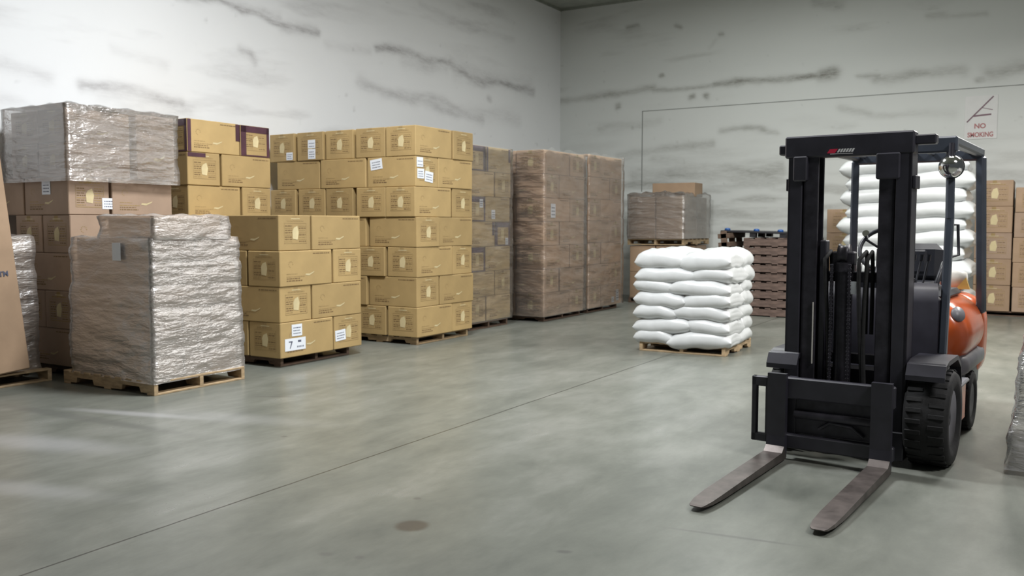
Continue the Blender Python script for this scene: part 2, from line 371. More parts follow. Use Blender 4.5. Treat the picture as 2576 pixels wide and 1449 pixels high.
mb = MB(); mb.box(WX - .2, 5, -3, WY + .2, CZ, CZ + .1); tag(mb.build('ceiling', mat('grey_green_ceiling', (.36, .38, .34), .7)), kind='structure')
# thin seam of a big panel on the back wall
seam = mat('seam_grey', (.26, .27, .26), .7)
mb = MB(); q = on_y(1617, 280, WY)
mb.box(q.x - .008, 4.9, WY - .008, WY, 3.872, 3.884); mb.box(q.x - .012, q.x + .004, WY - .008, WY, 2.2, 3.884)
tag(mb.build('trim_1', seam), kind='structure')
mb = MB(); mb.box(WX, 4.9, WY - .03, WY, CZ - .05, CZ); mb.box(WX, WX + .03, -3, WY, CZ - .05, CZ)
tag(mb.build('trim_2', mat('ceiling_edge_trim', (.30, .32, .28), .7)), kind='structure')

# no-smoking sign
def text_mesh(txt, size, loc, rot, m, parent, name, sx=1.0, align='CENTER', ext=.001):
    cu = bpy.data.curves.new(name, 'FONT'); cu.body = txt; cu.size = size; cu.extrude = ext; cu.align_x = align; cu.offset = size * .03
    t = bpy.data.objects.new('tmp', cu); COL.objects.link(t); bpy.context.view_layer.update()
    me = bpy.data.meshes.new_from_object(t.evaluated_get(bpy.context.evaluated_depsgraph_get())); bpy.data.objects.remove(t)
    me.materials.clear(); me.materials.append(m)
    o = bpy.data.objects.new(name, me); COL.objects.link(o); o.location = loc; o.rotation_euler = rot; o.scale = (sx, 1, 1); o.parent = parent
    return o
c0 = on_y(2430, 246, WY); c1 = on_y(2506, 345, WY)
sx0, sx1, sz1, sz0 = c0.x - .01, c1.x + .01, c0.z + .02, c1.z - .02
sg = empty('no_smoking_sign', ((sx0 + sx1) / 2, WY - .006, sz0)); tag(sg, 'faded white no smoking sign with red lettering high on the back wall', 'sign')
sw = (sx1 - sx0) / 2; sh = sz1 - sz0
mb = MB(); mb.box(-sw, sw, -.004, .004, 0, sh, 0, .002); mb.build('sign_board', M['signwhite'], sg)
mb = MB()
def bar(mbx, x0, z0, x1, z1, w, y, mi=0):
    d = Vector((x1 - x0, 0, z1 - z0)); n = Vector((-d.z, 0, d.x)).normalized() * w / 2; a = Vector((x0, y, z0)); b = Vector((x1, y, z1))
    t = Vector((0, .0015, 0)); P = [a - n, b - n, b + n, a + n]
    mbx.add([p - t for p in P] + [p for p in P], [(0, 1, 2, 3), (4, 7, 6, 5), (0, 4, 5, 1), (1, 5, 6, 2), (2, 6, 7, 3), (3, 7, 4, 0)], mi)
bar(mb, -sw * .85, sh * .40, sw * .72, sh * .97, .022, -.006)
mb.build('prohibition_slash', M['signdark'], sg)
mb = MB(); bar(mb, -sw * .45, sh * .535, sw * .62, sh * .56, .028, -.005); bar(mb, sw * .05, sh * .72, sw * .7, sh * .66, .01, -.005, 0)
mb.build('cigarette_symbol', M['signdark'], sg)
text_mesh('NO', .115, (-.01, -.006, sh * .25), (R(90), 0, 0), M['signred'], sg, 'lettering')
text_mesh('SMOKING', .115, (0, -.006, sh * .05), (R(90), 0, 0), M['signred'], sg, 'lettering', .78)

# ------------------------------------------------------------------ pallets
def pallet(x0, x1, y0, y1, z, label, along='x', h=.10, m='wood', nb=7, rz=0, group='wooden pallets under the loads', name='wooden_pallet', notch=True):
    """stringers run along `along`"""
    cx, cy = (x0 + x1) / 2, (y0 + y1) / 2
    t = empty(name, (cx, cy, z), rz); tag(t, label, 'pallet', group)
    a, b = ((x1 - x0) / 2, (y1 - y0) / 2) if along == 'x' else ((y1 - y0) / 2, (x1 - x0) / 2)
    T = Matrix.Identity(4) if along == 'x' else Matrix.Rotation(R(90), 4, 'Z')
    dk = .018; mm = M[m]
    for k in range(3):
        c = (-b + .022) + (b * 2 - .044) * k / 2; mb = MB()
        # notched stringer profile extruded across its width
        n0, n1, n2, n3 = -a * .72, -a * .30, a * .30, a * .72; zt = h - dk; zb = dk; nz = dk + (h - 2 * dk) * .55
        if not notch: nz = zb + .001
        pr = [(-a, zb), (n0, zb), (n0 + .02, nz), (n1 - .02, nz), (n1, zb), (n2, zb), (n2 + .02, nz), (n3 - .02, nz), (n3, zb), (a, zb), (a, zt), (-a, zt)]
        n = len(pr); V = [T @ Vector((p, c - .02, q)) for p, q in pr] + [T @ Vector((p, c + .02, q)) for p, q in pr]
        F = [(i, (i + 1) % n, n + (i + 1) % n, n + i) for i in range(n)]
        # split caps into quads around notches
        for s in (0, n):
            caps = [(0, 1, 2, 11), (2, 3, 10, 11), (3, 4, 5, 6, 10), (6, 7, 10), (7, 8, 9, 10)]
            for f in caps: F.append(tuple(s + i for i in (f if s == 0 else f[::-1])))
        mb.add(V, F); mb.build('stringer', mm, t)
    for k in range(nb):
        w = .09; c = (-a + w / 2) + (2 * a - w) * k / (nb - 1); mb = MB(); mb.box(c - w / 2, c + w / 2, -b, b, h - dk, h, 0, .003, T); mb.build('deck_board', mm, t)
    for k in range(3):
        w = .10; c = (-a + w / 2) + (2 * a - w) * k / 2; mb = MB(); mb.box(c - w / 2, c + w / 2, -b, b, 0, dk, 0, .003, T); mb.build('bottom_board', mm, t)
    return t

# ------------------------------------------------------------------ cartons
def face_frame(face, hx, hy, h):
    """returns P(u,v,off): u right, v up in metres from the face's lower-left corner, its width"""
    e = .0015
    if face == '-y': return (lambda u, v, o=1: (-hx + u, -hy - e * o, v)), 2 * hx
    if face == '+x': return (lambda u, v, o=1: (hx + e * o, -hy + u, v)), 2 * hy
    if face == '-x': return (lambda u, v, o=1: (-hx - e * o, hy - u, v)), 2 * hy
    return (lambda u, v, o=1: (hx - u, hy + e * o, v)), 2 * hx
def rect(mb, P, u0, u1, v0, v1, mi, o=1):
    mb.quad(P(u0, v0, o), P(u1, v0, o), P(u1, v1, o), P(u0, v1, o), mi)
def dashes(mb, P, u0, u1, v, th, mi, rr, o=1, lo=.012, hi=.05):
    u = u0
    while u < u1 - .006:
        w = min(rr.uniform(lo, hi), u1 - u); rect(mb, P, u, u + w, v, v + th, mi, o); u += w + .008
def end_print(mb, P, w, h, rr):
    ins = .17 * w; a, b = ins, w - ins * .8; v0, v1 = .20 * h, .78 * h
    for (p, q, r_, s_) in ((a, b, v0, v0 + .006), (a, a + .004, v0, v1), (b - .004, b, v0, v1), (a, b, v1 - .003, v1)): rect(mb, P, p, q, r_, s_, 4)
    cw = (b - a) * .26; cc = (a + b) / 2
    n = 8
    for k in range(n):
        v = v0 + .018 + (v1 - v0 - .03) * k / n
        dashes(mb, P, a + .012, cc - cw * .6, v, .010, 2 if k % 3 else 4, rr)
        dashes(mb, P, cc + cw * .6, b - .012, v, .010, 4 if k % 3 else 2, rr)
    # pale emblem in the middle
    V = [(cc - cw * .5, v0 + .05), (cc + cw * .35, v0 + .04), (cc + cw * .55, v0 + .12), (cc + cw * .3, v1 - .03), (cc - cw * .3, v1 - .05), (cc - cw * .55, v0 + .13)]
    mb.add([P(u, v, 1.4) for u, v in V], [tuple(range(6))], 3)
    dashes(mb, P, a + .04, b - .04, v1 + .018, .012, 4, rr)
    rect(mb, P, a + (b - a) * .3, b - (b - a) * .3, v1 + .04, v1 + .048, 3)
def side_print(mb, P, w, h, rr):
    u0 = w * .12
    for k, (v, th, L) in enumerate(((.14, .012, .30), (.205, .009, .26), (.26, .009, .34), (.34, .007, .2))):
        dashes(mb, P, u0, u0 + w * L, v * h, th, 2 if k < 2 else 4, rr)
    dashes(mb, P, w * .62, w * .95, h * .90, .010, 2, rr, lo=.02, hi=.06)
    # swoosh emblem
    c = w * .52; pts = [(c - .04, h * .30), (c + .02, h * .28), (c + .09, h * .36), (c + .10, h * .40), (c + .03, h * .335), (c - .03, h * .34)]
    mb.add([P(u, v, 1.2) for u, v in pts], [tuple(range(6))], 3)
    pts = [(w * .2 + .03 * math.cos(t), h * .62 + .03 * math.sin(t)) for t in [i * math.pi / 5 for i in range(10)]]
    for i in range(8): rect(mb, P, pts[i][0] - .006, pts[i][0] + .006, pts[i][1] - .003, pts[i][1] + .003, 4)
def carton(x0, x1, y0, y1, z0, z1, color, label, group, faces=('-y', '+x'), purple=0, seed=None, jit=.006, rz=None, plain=False, name='cardboard_carton', loose=True):
    rr = random.Random(seed if seed is not None else int((x0 * 131 + y0 * 57 + z0 * 17) * 1000))
    g = .004; hx, hy, h = (x1 - x0) / 2 - g, (y1 - y0) / 2 - g, (z1 - z0) - .003
    mb = MB(); mb.box(-hx, hx, -hy, hy, 0, h, 0, .007)
    longx = hx > hy
    for fc in faces:
        P, w = face_frame(fc, hx, hy, h)
        isend = (fc[1] == 'x') == longx
        if not plain:
            (end_print if isend else side_print)(mb, P, w, h, rr)
            # tape tongue over the flap seam on the ends
            if isend: rect(mb, P, w / 2 - .03, w / 2 + .03, h - .055, h - .006, 4, .6)
        if purple:
            mi = 5; o = 2
            if isend:
                e = .10 * w
                if purple in (1, 3):
                    rect(mb, P, .004, e * 1.9, .004, h - .004, mi, o); rect(mb, P, w - e, w - .004, .004, h - .004, mi, o)
                    rect(mb, P, .004, w - .004, h - .08, h - .004, mi, o); rect(mb, P, e, w - e, .004, .02, mi, o)
                else: rect(mb, P, .004, w * .55, h - .05, h - .004, mi, o)
            elif purple in (1, 3):
                rect(mb, P, .004, .05, .004, h - .004, mi, o); rect(mb, P, w - .06, w - .004, h * .45, h - .004, mi, o)
    if not plain or purple:
        # centre seam of the top flaps
        rect_top = (lambda a, b, c, d: mb.quad((a, c, h + .001), (b, c, h + .001), (b, d, h + .001), (a, d, h + .001), 4))
        if longx: rect_top(-hx + .01, hx - .01, -.025, .025)
        else: rect_top(-.025, .025, -hy + .01, hy - .01)
    body_m = M[color]
    t = mb.build(name, [body_m, body_m, M['ink'], M['pale'], M['faint'], M['purple'] if purple != 3 else M['mauve']])
    t.location = ((x0 + x1) / 2 + rr.uniform(-jit, jit), (y0 + y1) / 2 + rr.uniform(-jit, jit), z0)
    t.rotation_euler = (0, 0, R(rr.uniform(-1, 1) * (jit / .006) * .7) if rz is None else rz)
    tag(t, label, 'box', group)
    t['hx'] = hx; t['hy'] = hy; t['hh'] = h
    return t
def paper_label(t, face, u, v, w, h, rot=0, seven=False, name='shipping_label', lines=3, seed=1):
    rr = random.Random(seed); P, W_ = face_frame(face, t['hx'], t['hy'], t['hh'])
    mb = MB(); ca, sa = math.cos(rot), math.sin(rot)
    def Q(a, b, o): return P(u + a * ca - b * sa, v + a * sa + b * ca, o)
    lo = [Q(0, 0, 1.6), Q(w, 0, 1.6), Q(w, h, 1.6), Q(0, h, 1.6)]; hi = [Q(0, 0, 2.6), Q(w, 0, 2.6), Q(w, h, 2.6), Q(0, h, 2.6)]
    mb.add(lo + hi, [(4, 5, 6, 7), (0, 1, 5, 4), (1, 2, 6, 5), (2, 3, 7, 6), (3, 0, 4, 7)], 0)
    def r4(a0, a1, b0, b1): mb.quad(Q(a0, b0, 2.9), Q(a1, b0, 2.9), Q(a1, b1, 2.9), Q(a0, b1, 2.9), 1)
    if seven:
        # the hand-sized 7 on the left half, small print on the right
        r4(w * .18, w * .36, h * .68, h * .78)
        mb.quad(Q(w * .30, h * .72, 2.9), Q(w * .22, h * .18, 2.9), Q(w * .26, h * .18, 2.9), Q(w * .36, h * .72, 2.9), 1)
        r4(w * .62, w * .78, h * .62, h * .80); 
        for k in range(5): r4(w * (.58 + k * .07), w * (.62 + k * .07), h * .2, h * .34)
    else:
        for k in range(lines):
            b = h * (.18 + .72 * k / lines); a = w * .15
            while a < w * .82:
                q = rr.uniform(.008, .02); r4(a, min(a + q, w * .88), b, b + h * .09); a += q + .006
    o = mb.build(name, [M['paper'], M['labelink']], t); o['label'] = 'white paper label'
    return o

ORD = ['top', 'second', 'third', 'fourth', 'fifth', 'sixth', 'seventh']
LPOS = ['at the near corner', 'one left of the near corner', 'two left of the near corner', 'three left of the near corner', 'four left of the near corner', 'five left of the near corner']
cart = {}
def stack(key, XF, Y0, z0, hs, pats, Lg, Sh, ncol, color, sname, group, purple={}, plain=False, jit=.006, gap=.014, colour_word='tan', colmap={}, backrow=True, skip=(), lean=0):
    """pats from the TOP layer down; A: corner carton runs back along y, B: corner carton runs along x"""
    n = len(pats); z = z0
    for li in range(n - 1, -1, -1):
        h = hs; lay = ('bottom' if li == n - 1 else ORD[li]) + ' layer'
        def lab(pos): return '%s carton %s, %s of the %s' % (colour_word, pos, lay, sname)
        off = lean * (n - 1 - li)
        if pats[li] == 'A':
            for k in range(ncol[0]):
                if (li, k) in skip: continue
                x1 = XF - k * (Sh + gap)
                cart[key, li, k] = carton(x1 - Sh, x1, Y0 + off, Y0 + Lg + off, z, z + h, colmap.get((li, k), color), lab(LPOS[k]), group, purple=purple.get((li, k), 0), plain=plain, jit=jit)
            if backrow and (li, 'r') not in skip: cart[key, li, 'r'] = carton(XF - Lg, XF, Y0 + Lg + .015 + off, Y0 + Lg + .015 + Sh + off, z, z + h, colmap.get((li, 'r'), color), lab('right of the near corner'), group, purple=purple.get((li, 'r'), 0), plain=plain, jit=jit)
        else:
            for k in range(ncol[1]):
                if (li, k) in skip: continue
                x1 = XF - k * (Lg + gap)
                cart[key, li, k] = carton(x1 - Lg, x1, Y0 + off, Y0 + Sh + off, z, z + h, colmap.get((li, k), color), lab(LPOS[k]), group, purple=purple.get((li, k), 0), plain=plain, jit=jit)
            if backrow and (li, 'r') not in skip: cart[key, li, 'r'] = carton(XF - Sh, XF, Y0 + Sh + .015 + off, Y0 + Sh + .015 + Lg + off, z, z + h, colmap.get((li, 'r'), color), lab('right of the near corner'), group, purple=purple.get((li, 'r'), 0), plain=plain, jit=jit)
        z += h
    return z

# the long tan stack (S3) and the pallets under it
stack('long', -6.68, 8.84, .10, .3745, 'ABABABA', .77, .472, (5, 3), 'tan', 'long tan stack', 'cartons of the long tan stack', gap=.03, jit=.012)
pallet(-7.93, -6.74, 8.90, 10.05, 0, 'wooden pallet under the near end of the long tan carton stack', 'x')
pallet(-9.22, -8.0, 8.90, 10.05, 0, 'wooden pallet under the wall end of the long tan carton stack', 'x')
# the short tan stack with the 7 label (S7)
stack('short', -6.84, 6.70, .10, .376, 'BABA', .80, .472, (3, 2), 'tan', 'short tan stack', 'cartons of the short tan stack', skip=())
pallet(-8.1, -6.93, 6.78, 7.86, 0, 'dark wooden pallet under the short tan carton stack', 'x', m='oldwood')
# stack with purple taped cartons, behind the short one (S2)
stack('purple', -8.24, 6.72, .10, .369, 'ABABABA', .76, .46, (2, 1), 'tan', 'purple-taped stack behind', 'cartons of the stack with purple tape', purple={(0, 0): 1, (0, 'r'): 1, (1, 0): 2})
pallet(-9.3, -8.28, 6.76, 7.9, 0, 'wooden pallet under the purple-taped carton stack', 'x', m='oldwood')
# film topped stack at the left (S1)
stack('filmtop', -8.16, 5.24, .10, .3745, 'BABAB', .73, .45, (2, 2), 'pink', 'tall film-topped stack', 'cartons of the tall film topped stack', colour_word='brown')
z1 = .10 + 5 * .3745
for li, zz in ((1, z1), (0, z1 + .33)):
    for k in range(2):
        x1 = -8.17 - k * .47
        cart['filmtop2', li, k] = carton(x1 - .46, x1, 5.24, 5.95, zz, zz + .33, 'pink', 'brown carton under film, %s layer of the wrapped top, %s' % ('upper' if li == 0 else 'lower', 'at the corner' if k == 0 else 'left of the corner'), 'cartons of the tall film topped stack')
cart['upright'] = carton(-8.5, -8.10, 5.97, 6.44, z1, z1 + .665, 'pink', 'brown carton stood upright under film at right end of the tall film-topped stack', 'cartons of the tall film topped stack')
pallet(-9.2, -8.22, 5.3, 6.4, 0, 'wooden pallet under the tall film-topped carton stack', 'x', m='oldwood')
# wrapped stack with purple taped cartons right of the long one (S5)
stack('wrapped', -6.97, 10.42, .11, .359, 'BABABAB', .68, .44, (1, 1), 'wkhaki', 'narrow wrapped stack', 'cartons of the narrow wrapped stack', purple={(0, 0): 3, (0, 'r'): 3, (4, 0): 3, (2, 0): 3, (3, 0): 3, (3, 'r'): 3}, colour_word='khaki')
pallet(-7.8, -6.99, 10.44, 11.5, 0, 'dark pallet under the narrow wrapped stack', 'x', m='oldwood')
# brown stacks (S6, S6b)
stack('brown', -6.65, 12.02, .08, .367, 'ABABABA', .86, .50, (2, 1), 'wbrown', 'near brown wrapped stack', 'cartons of the near brown wrapped stack', colour_word='brown')
pallet(-7.7, -6.7, 12.1, 13.35, 0, 'dark pallet under the near brown wrapped stack', 'x', h=.08, m='oldwood')
stack('brown2', -6.67, 13.60, .08, .372, 'BABABAB', .84, .50, (1, 1), 'wbrown', 'far brown wrapped stack', 'cartons of the far brown wrapped stack', colour_word='brown')
pallet(-7.7, -6.73, 13.68, 14.9, 0, 'dark pallet under the far brown wrapped stack', 'x', h=.08, m='oldwood')
# double-decker at the back wall (S8)
for (zz, hh, nm, yy) in ((.10, .5, 'lower load bottom', 0), (.60, .5, 'lower load top', 0), (1.235, .40, 'upper load bottom', 0), (1.635, .40, 'upper load top', 0)):
    for k in range(2):
        carton(-6.96 + k * .53, -6.96 + k * .53 + .52, 16.0, 16.8, zz, zz + hh, 'wbrown' if zz > 1 else 'brown', 'brown carton in the two-pallet pile, %s layer, %s half' % (nm, 'left' if k == 0 else 'right'), 'cartons of the two pallet pile', plain=True)
    carton(-6.42, -5.9, 16.82, 17.4, zz, zz + hh, 'pink', 'brown carton in the two-pallet pile, %s layer, rear' % nm, 'cartons of the two pallet pile', plain=True)
carton(-6.72, -5.86, 16.5, 17.0, 2.035, 2.31, 'brown', 'single brown carton lying on top of the two-pallet pile by the back wall', 'cartons of the two pallet pile', plain=True, rz=.03)
pallet(-6.98, -5.88, 16.0, 17.4, 0, 'wooden pallet on the floor under the two-pallet pile', 'y', m='oldwood')
pallet(-7.0, -5.86, 15.98, 17.42, 1.115, 'pale wooden pallet sandwiched between two brown carton loads', 'y', h=.115)
# cartons along the back wall at right (S13, S11)
far_rows = [(-1.08, -.53, 5, .43, 'left'), (-.51, .04, 5, .405, 'middle'), (.06, .6, 5, .41, 'right')]
for x0, x1, n, h, w in far_rows:
    for k in range(n):
        carton(x0, x1, 16.67, 17.4, .08 + k * h, .08 + (k + 1) * h, 'pink' if (k + len(w)) % 3 == 0 else 'brown', 'brown carton, %s of the %s column, far stack beside the forklift' % (['bottom', 'second', 'third', 'fourth', 'top'][k] + ' one', w), 'cartons of the far stack at right', faces=('-y', '+x', '-x'))
pallet(-1.05, .6, 16.7, 17.45, 0, 'dark pallet under the far carton stack at right', 'y', h=.08, m='oldwood', nb=5)
for k in range(4):
    carton(-3.45, -2.85, 16.7, 17.4, .08 + k * .425, .08 + (k + 1) * .425, 'brown', 'brown carton, %s of the column left of the white sacks at back' % ['bottom one', 'second one', 'third one', 'top one'][k], 'cartons behind the mast')
pallet(-3.45, -2.8, 16.7, 17.4, 0, 'dark pallet under the carton column behind the mast', 'y', h=.08, m='oldwood', nb=5)

# paper labels
def LB(k, *a, **kw):
    if k in cart: paper_label(cart[k], *a, **kw)
LB(('short', 3, 0), '+x', .06, .07, .30, .13, seven=True, seed=3)
LB(('short', 3, 0), '+x', .16, .22, .15, .125, seed=4)
LB(('short', 3, 'r'), '+x', .02, .09, .17, .12, rot=.06, seed=5)
LB(('long', 0, 3), '-y', .20, .16, .13, .11, seed=6, lines=2); LB(('long', 0, 3), '-y', .20, .02, .13, .13, seed=7)
LB(('long', 0, 4), '-y', .32, .02, .12, .10, seed=8)
LB(('long', 1, 0), '-y', .06, .21, .19, .13, rot=.12, seed=9)
LB(('long', 1, 0), '+x', .02, .24, .13, .12, seed=10, lines=2); LB(('long', 1, 0), '+x', .03, .10, .14, .12, seed=11); LB(('long', 1, 0), '+x', .18, .07, .17, .13, rot=-.1, seed=12)
LB(('filmtop', 0, 0), '+x', .36, .06, .14, .11, seed=13, name='shipping_label')
LB(('filmtop', 0, 0), '-y', .30, .20, .14, .13, seed=14)
LB(('wrapped', 2, 0), '+x', .28, .20, .09, .12, seed=15); LB(('wrapped', 2, 'r'), '+x', .16, .04, .10, .13, seed=16); LB(('wrapped', 3, 'r'), '+x', .3, .02, .08, .10, seed=17)
LB(('brown', 2, 0), '+x', .22, .06, .15, .22, seed=18)
LB(('brown2', 6, 'r'), '+x', .42, .04, .10, .10, seed=19); LB(('brown2', 6, 'r'), '+x', .60, .06, .12, .20, seed=20)

# ------------------------------------------------------------------ stretch film shells
def shell(x0, x1, y0, y1, z0, z1, label, m, group='stretch film round the loads', off=.02, bumps=None, amp=.012, top=True, flare=0., seed=1, dz=.03, name='stretch_wrap', taper=None, drape=0., sub=True):
    rs = np.random.RandomState(seed); per = []
    st = .045; rad = .03
    def lin(a, b):
        n = max(2, int(round(math.dist(a, b) / st)))
        return [(a[0] + (b[0] - a[0]) * i / n, a[1] + (b[1] - a[1]) * i / n) for i in range(n)]
    hx, hy = (x1 - x0) / 2, (y1 - y0) / 2
    c = [(-hx, -hy), (hx, -hy), (hx, hy), (-hx, hy)]
    for i in range(4): per += lin(c[i], c[(i + 1) % 4])
    nu = len(per); nv = max(3, int((z1 - z0) / dz) + 1); P = []
    for j in range(nv):
        t = j / (nv - 1); z = (z1 - z0) * t
        b = bumps(z + z0) if bumps else 0
        for i, (px_, py_) in enumerate(per):
            o = off + b + flare * (1 - t)
            nz = fbm(np.array([i * .13 + seed * 3.1]), np.array([z * 9.0 + seed]), seed, 3)[0] - .5
            nz2 = fbm(np.array([i * .5]), np.array([z * 30.0]), seed + 5, 2)[0] - .5
            o += nz * amp * 2 + nz2 * amp * .6
            sx = (hx + o) / hx; sy = (hy + o) / hy
            zz = z
            if j == nv - 1: zz += (fbm(np.array([i * .25]), np.array([seed * 1.7]), seed + 8, 3)[0] - .5) * drape
            if taper: s2 = taper(t); sx *= s2; sy *= s2
            P.append((px_ * sx, py_ * sy, zz))
    mb = MB(); mb.grid(P, nu, nv, 0, True)
    if top:
        cz = z1 - z0; ring = P[-nu:]; prev = ring
        V = list(ring); F = []
        for q, s in enumerate((.93, .7, .35)):
            V += [(p[0] * s, p[1] * s, cz + (.012 if q == 0 else -.002) + .01 * math.sin(i * .9 + q)) for i, p in enumerate(ring)]
        for q in range(3):
            for i in range(nu): F.append((q * nu + i, q * nu + (i + 1) % nu, (q + 1) * nu + (i + 1) % nu, (q + 1) * nu + i))
        V.append((0, 0, cz)); ci = len(V) - 1
        for i in range(nu): F.append((3 * nu + i, 3 * nu + (i + 1) % nu, ci))
        mb.add(V, F, 0, True)
    o = mb.build(name, m, None, ((x0 + x1) / 2, (y0 + y1) / 2, z0)); tag(o, label, 'plastic wrap', group)
    return o
shell(-9.12, -8.11, 5.22, 6.44, z1 - .05, z1 + .69, 'wrinkled clear film round the top of the tall stack at far left', M['film'], seed=4, off=.035, amp=.016)
shell(-7.66, -6.96, 10.4, 11.56, .10, 2.63, 'clear film round the narrow wrapped stack with purple tape', M['film_thin'], seed=6, top=False)
shell(-7.66, -6.64, 12.0, 13.42, .08, 2.66, 'clear film round the near brown wrapped stack', M['film_thin'], seed=7, top=False, drape=.1)
shell(-7.52, -6.66, 13.58, 14.97, .08, 2.70, 'clear film round the far brown wrapped stack', M['film_thin'], seed=8, top=False, drape=.1)
shell(-6.97, -5.88, 15.98, 17.42, 1.235, 2.10, 'loose clear film round the upper load of the two-pallet pile', M['film'], seed=9, drape=.15, off=.03)

# ------------------------------------------------------------------ near wrapped pallet (S4)
pallet(-8.0, -6.68, 5.03, 6.06, 0, 'pale wooden pallet with notched sides under the near film-wrapped load', 'x', h=.125, nb=9)
NX0, NX1, NY0, NY1 = -7.86, -6.74, 5.09, 6.03
nh = .209
rr = random.Random(5)
for li in range(6):
    z = .125 + li * nh; dx = rr.uniform(-.012, .012); sh_ = .02 * (5 - li) / 5
    nc = 3 if li % 2 == 0 else 2
    lay = ['bottom', 'second', 'third', 'fourth', 'fifth', 'uppermost full'][li]
    w = (NY1 - NY0) / nc
    for k in range(nc):
        carton(NX1 - .45 + dx, NX1 + dx, NY0 + k * w, NY0 + (k + 1) * w - .004, z, z + nh, 'wbrown', 'flat brown carton in the near wrapped load, %s layer, right face, %s' % (lay, (['left', 'middle', 'right'] if nc == 3 else ['left half', 'right half'])[k]), 'cartons in the near wrapped load', plain=True)
    for k in range(2):
        xx = NX0 + .03 + k * .32
        carton(xx, xx + .315, NY0, NY0 + .46, z, z + nh, 'wbrown', 'flat brown carton in the near wrapped load, %s layer, left face, %s' % (lay, ['outer', 'inner'][k]), 'cartons in the near wrapped load', plain=True)
        if li == 5: carton(xx, xx + .315, NY0 + .47, NY1 - .02, z, z + nh, 'wbrown', 'flat brown carton in the near wrapped load, %s layer, rear %s' % (lay, ['outer', 'inner'][k]), 'cartons in the near wrapped load', plain=True)
zt = .125 + 6 * nh
for k in range(2): carton(-7.42 + k * .335, -7.42 + k * .335 + .33, 5.14, 5.88, zt, zt + .19, 'wbrown', 'flat brown carton on top of the near wrapped load, %s' % ['left one', 'right one'][k], 'cartons in the near wrapped load', plain=True)
def nb_(z):
    t = ((z - .125) / nh) % 1.0
    return .010 * (abs(math.sin(math.pi * t)) ** .6) - .004
fw = shell(NX0, NX1 + .01, NY0 - .01, NY1 + .01, .10, zt + .005, 'heavy wrinkled shiny film round the near load on the pale pallet', M['film_near'], seed=12, off=.012, bumps=nb_, amp=.018, flare=.03, dz=.018)
shell(-7.46, -6.72, 5.10, 5.92, zt - .01, zt + .2, 'crumpled shiny film over the cartons topping the near load', M['film_near'], seed=15, off=.02, amp=.02, dz=.018)
# paper sheet under the film
mb = MB(); mb.box(0, .115, -.001, .001, 0, .16)
o = mb.build('paper_sheet', M['paper'], None, (on_y(284, 650, 5.04).x, 5.035, 1.18)); tag(o, 'pale paper sheet taped to left face of the near wrapped load', 'paper')

# ------------------------------------------------------------------ far-left pallet and tall leaning carton (S0)
pallet(-9.3, -8.22, 3.85, 5.05, 0, 'pale wooden pallet at the left picture edge', 'x', h=.12)
for li in range(7):
    z = .12 + li * .18
    for k in range(2):
        carton(-9.0, -8.40, 4.02 + k * .47, 4.02 + (k + 1) * .47 - .005, z, z + .18, 'pink', 'flat brown wrapped carton behind the leaning carton, layer %s, %s' % (['one from the floor', 'two from the floor', 'three from the floor', 'four from the floor', 'five from the floor', 'six from the floor', 'at the top'][li], ['near one', 'far one'][k]), 'cartons in the load at the left edge', plain=True)
z = .12 + 7 * .18
carton(-8.9, -8.45, 4.2, 4.80, z, z + .19, 'pink', 'flat brown carton topping the load at the left edge', 'cartons in the load at the left edge', plain=True)
shell(-9.05, -8.36, 4.0, 4.99, .11, 1.39, 'shiny film round the load at the left picture edge', M['film_near'], seed=21, off=.012, amp=.012, flare=.01)
# tall carton
mb = MB(); th = .10; hw = .45; hh = 2.2
mb.box(-th, 0, -hw, hw, 0, hh, 0, .012)
P = lambda u, v, o=1: (.0015 * o, -hw + u, v)
ring = [(.05 + .19 * math.cos(t), 1.17 + .19 * math.sin(t)) for t in [i * 2 * math.pi / 36 for i in range(36)]]
ring2 = [(.05 + (.12) * math.cos(t), 1.17 + .12 * math.sin(t)) for t in [i * 2 * math.pi / 36 for i in range(36)]]
t0 = empty('tall_carton', (-8.17, 4.365, .12)); t0.rotation_euler = (R(4.2), R(-3.0), 0); tag(t0, 'tall smooth tan carton leaning at the left picture edge with a dark round mark', 'box')
mb.build('carton_body', M['brown'], t0)
q = on_x(9, 583, -8.2); ey, ez = q.y - 4.365 - .19 + hw + .08, q.z - .12
mb2 = MB(); RO = [(ey + .19 * math.cos(t), ez + .19 * math.sin(t)) for t in [i * 2 * math.pi / 36 for i in range(36)]]; RI = [(ey + .13 * math.cos(t), ez + .13 * math.sin(t)) for t in [i * 2 * math.pi / 36 for i in range(36)]]
for i in range(36):
    j = (i + 1) % 36; mb2.quad(P(*RO[i]), P(*RO[j]), P(*RI[j]), P(*RI[i]))
o = mb2.build('round_emblem', mat('dark_blue_ink', (.03, .03, .06), .6), t0); o['label'] = 'dark blue ring mark'
q = on_x(22, 700, -8.2)
text_mesh('TM', .065, (.003, q.y - 4.365 + .03, q.z - .12), (R(90), 0, R(90)), M['labelink'], t0, 'lettering')

